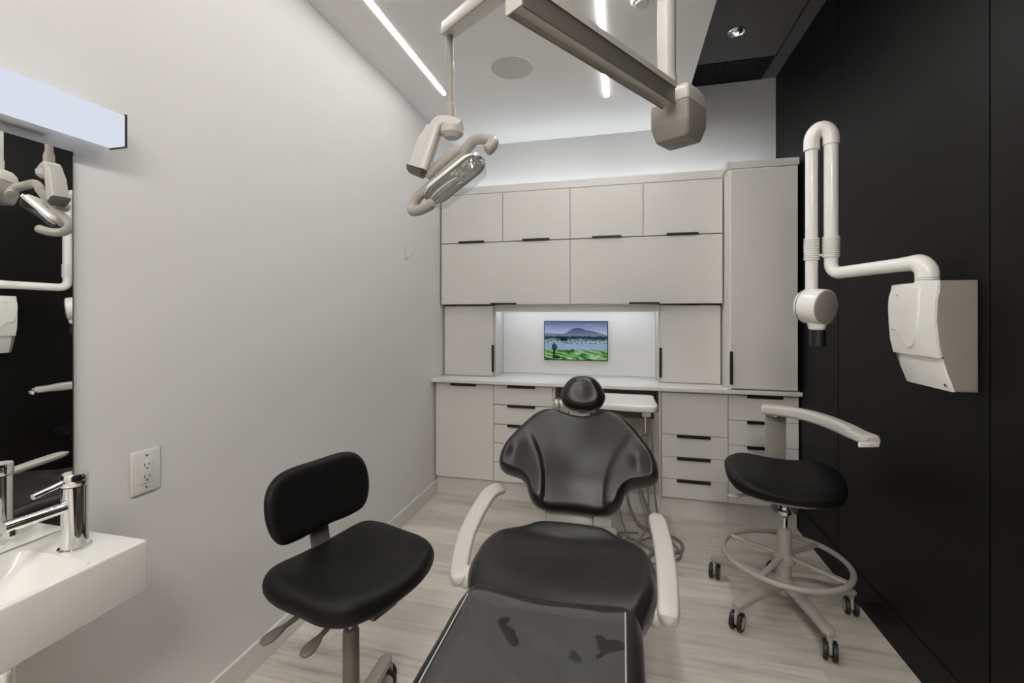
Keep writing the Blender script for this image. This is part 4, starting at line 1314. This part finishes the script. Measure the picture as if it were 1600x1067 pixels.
    obj('seat_lever', bm, 'plastic', t)
    # foot ring with spokes
    zr, rr = .252, .262
    n = 72
    bm = NB()
    mm = 14
    V = []
    for i in range(n):
        a = 2 * PI * i / n
        V.append([bm.verts.new((cx + (rr + .0125 * math.cos(2 * PI * j / mm)) * math.cos(a), cy + (rr + .0125 * math.cos(2 * PI * j / mm)) * math.sin(a), zr + .0125 * math.sin(2 * PI * j / mm))) for j in range(mm)])
    for i in range(n):
        for j in range(mm): bm.faces.new((V[i][j], V[(i + 1) % n][j], V[(i + 1) % n][(j + 1) % mm], V[i][(j + 1) % mm]))
    obj('foot_ring', bm, 'plastic', t)
    for k, a in enumerate((R(140), R(40), R(-40), R(-128))):
        dv = Vector((math.cos(a), math.sin(a), 0)); c_ = Vector((cx, cy, 0))
        bm = NB(); sweep(bm, [c_ + dv * .03 + Vector((0, 0, zr + .012)), c_ + dv * .12 + Vector((0, 0, zr + .006)), c_ + dv * (rr - .002) + Vector((0, 0, zr))], rrect(.013, .008, .006, 3), up=UP)
        obj('ring_spoke', bm, 'plastic', t)
    bm = NB(); lathe(bm, [(.031, .232), (.046, .236), (.046, .262), (.036, .275), (.031, .278)], 30, Matrix.Translation((cx, cy, 0))); obj('ring_hub', bm, 'plastic', t)
    tg = [(.473, 2.571), (.498, 2.176), (.821, 2.077), (1.040, 2.411), (.79, 2.66)]
    angs = [math.atan2(y - cy, x - cx) for x, y in tg]
    rads = [min(.335, math.hypot(x - cx, y - cy)) for x, y in tg]
    star_base(t, cx, cy, angs, rads, hubz=.135)
right_stool()

# ------------------------------------------------------------------ delivery unit behind the chair
def delivery():
    t = thing('delivery_unit', 'white instrument tray unit hanging out of the niche behind the chair head', 'dental unit', (-.1, 3.0, .80))
    out = [(-.30, 3.08), (-.30, 2.90), (-.25, 2.80), (-.12, 2.745), (.05, 2.715), (.165, 2.715), (.198, 2.745), (.205, 2.82), (.200, 3.0), (.195, 3.08), (.10, 3.10), (-.15, 3.10)]
    bm = NB(); cushion(bm, out, .012, .010, .030, lambda a, b, h: Vector((a, b, .855 + h)), nsub=4, rings=6, lower=1.0, centre=(-.02, 2.92))
    obj('tray', bm, 'plastic_white', t)
    bm = NB(); box(bm, -.20, .19, 2.86, 3.40, .755, .800, bev=.008); obj('carriage', bm, 'grey_dark', t)
    bm = NB(); cyl(bm, (-.05, 2.95, .795), (-.05, 2.95, .83), .04); cyl(bm, (-.05, 3.42, .735), (-.05, 3.38, .77), .03); box(bm, -.10, 0.0, 3.36, 3.44, .7185, .76); obj('mount', bm, 'plastic', t)
    bm = NB(); box(bm, .115, .165, 2.745, 2.795, .795, .832, bev=.004); obj('hose_block', bm, 'plastic_light', t)
    # instrument holder on the left
    bm = NB(); box(bm, -.430, -.300, 2.80, 2.90, .815, .848, bev=.008); box(bm, -.31, -.29, 2.84, 2.98, .82, .84, bev=.004); obj('holder', bm, 'plastic_white', t)
    for k in range(4):
        x = -.415 + k * .030
        bm = NB(); lathe(bm, [(0, .70), (.006, .70), (.008, .73), (.0075, .79), (.009, .80), (.009, .835), (.005, .85), (.004, .875), (0, .877)], 16, Matrix.Translation((x, 2.792, 0)))
        obj('handpiece', bm, 'steel' if k % 2 else 'plastic', t)
    bm = NB(); tube(bm, [(.135, 2.77, .80), (.137, 2.77, .70), (.135, 2.765, .685), (.10, 2.75, .675), (.06, 2.75, .68), (.05, 2.755, .70)], .006, 12, smooth=5)
    obj('hose_bracket', bm, 'chrome', t)
    # hoses hanging to the floor and coiling there
    hs = [
        ('hose', .0055, [(.145, 2.775, .80), (.148, 2.79, .62), (.150, 2.82, .40), (.155, 2.84, .20), (.12, 2.80, .07), (.02, 2.72, .010), (-.06, 2.70, .0085), (-.10, 2.80, .0085), (-.02, 2.93, .0085), (.10, 2.96, .0085)]),
        ('hose', .0065, [(.152, 2.785, .80), (.175, 2.80, .62), (.185, 2.84, .45), (.20, 2.88, .25), (.235, 2.90, .08), (.30, 2.86, .012), (.33, 2.74, .0095), (.24, 2.64, .0095), (.08, 2.60, .0095), (-.02, 2.64, .012), (-.06, 2.72, .03), (-.08, 2.80, .06)]),
        ('thick_hose', .011, [(.10, 3.232, .30), (.115, 3.13, .24), (.16, 3.02, .14), (.215, 2.92, .045), (.20, 2.80, .0125), (.10, 2.60, .0125), (-.02, 2.56, .0125), (-.10, 2.62, .02), (-.14, 2.72, .045), (-.16, 2.80, .06)]),
        ('thick_hose', .009, [(.02, 3.232, .26), (.05, 3.12, .10), (.12, 3.05, .012), (.24, 3.00, .0105), (.345, 2.90, .0105), (.33, 2.78, .0105), (.22, 2.74, .022), (.10, 2.80, .028), (-.03, 2.88, .024), (-.15, 2.88, .04)]),
        ('hose', .005, [(-.06, 3.0, .76), (-.055, 2.95, .5), (-.03, 2.90, .30), (.0, 2.86, .12), (.06, 2.80, .04), (.14, 2.84, .032), (.18, 2.95, .016), (.10, 3.05, .012)]),
    ]
    for nm, r_, p in hs:
        bm = NB(); tube(bm, p, r_, 12, smooth=8); obj(nm, bm, 'hose', t)
    bm = NB(); box(bm, -.26, -.06, 2.78, 2.98, .0, .075, bev=.015, seg=3); obj('floor_box', bm, 'plastic_white', t)
    bm = NB(); lathe(bm, [(.010, .010), (.014, .02), (.014, .05), (.005, .06), (.005, .09), (.009, .095), (0, .10)], 18, Matrix.Translation((.012, 2.70, 0.0))); obj('valve', bm, 'plastic_light', t)
delivery()
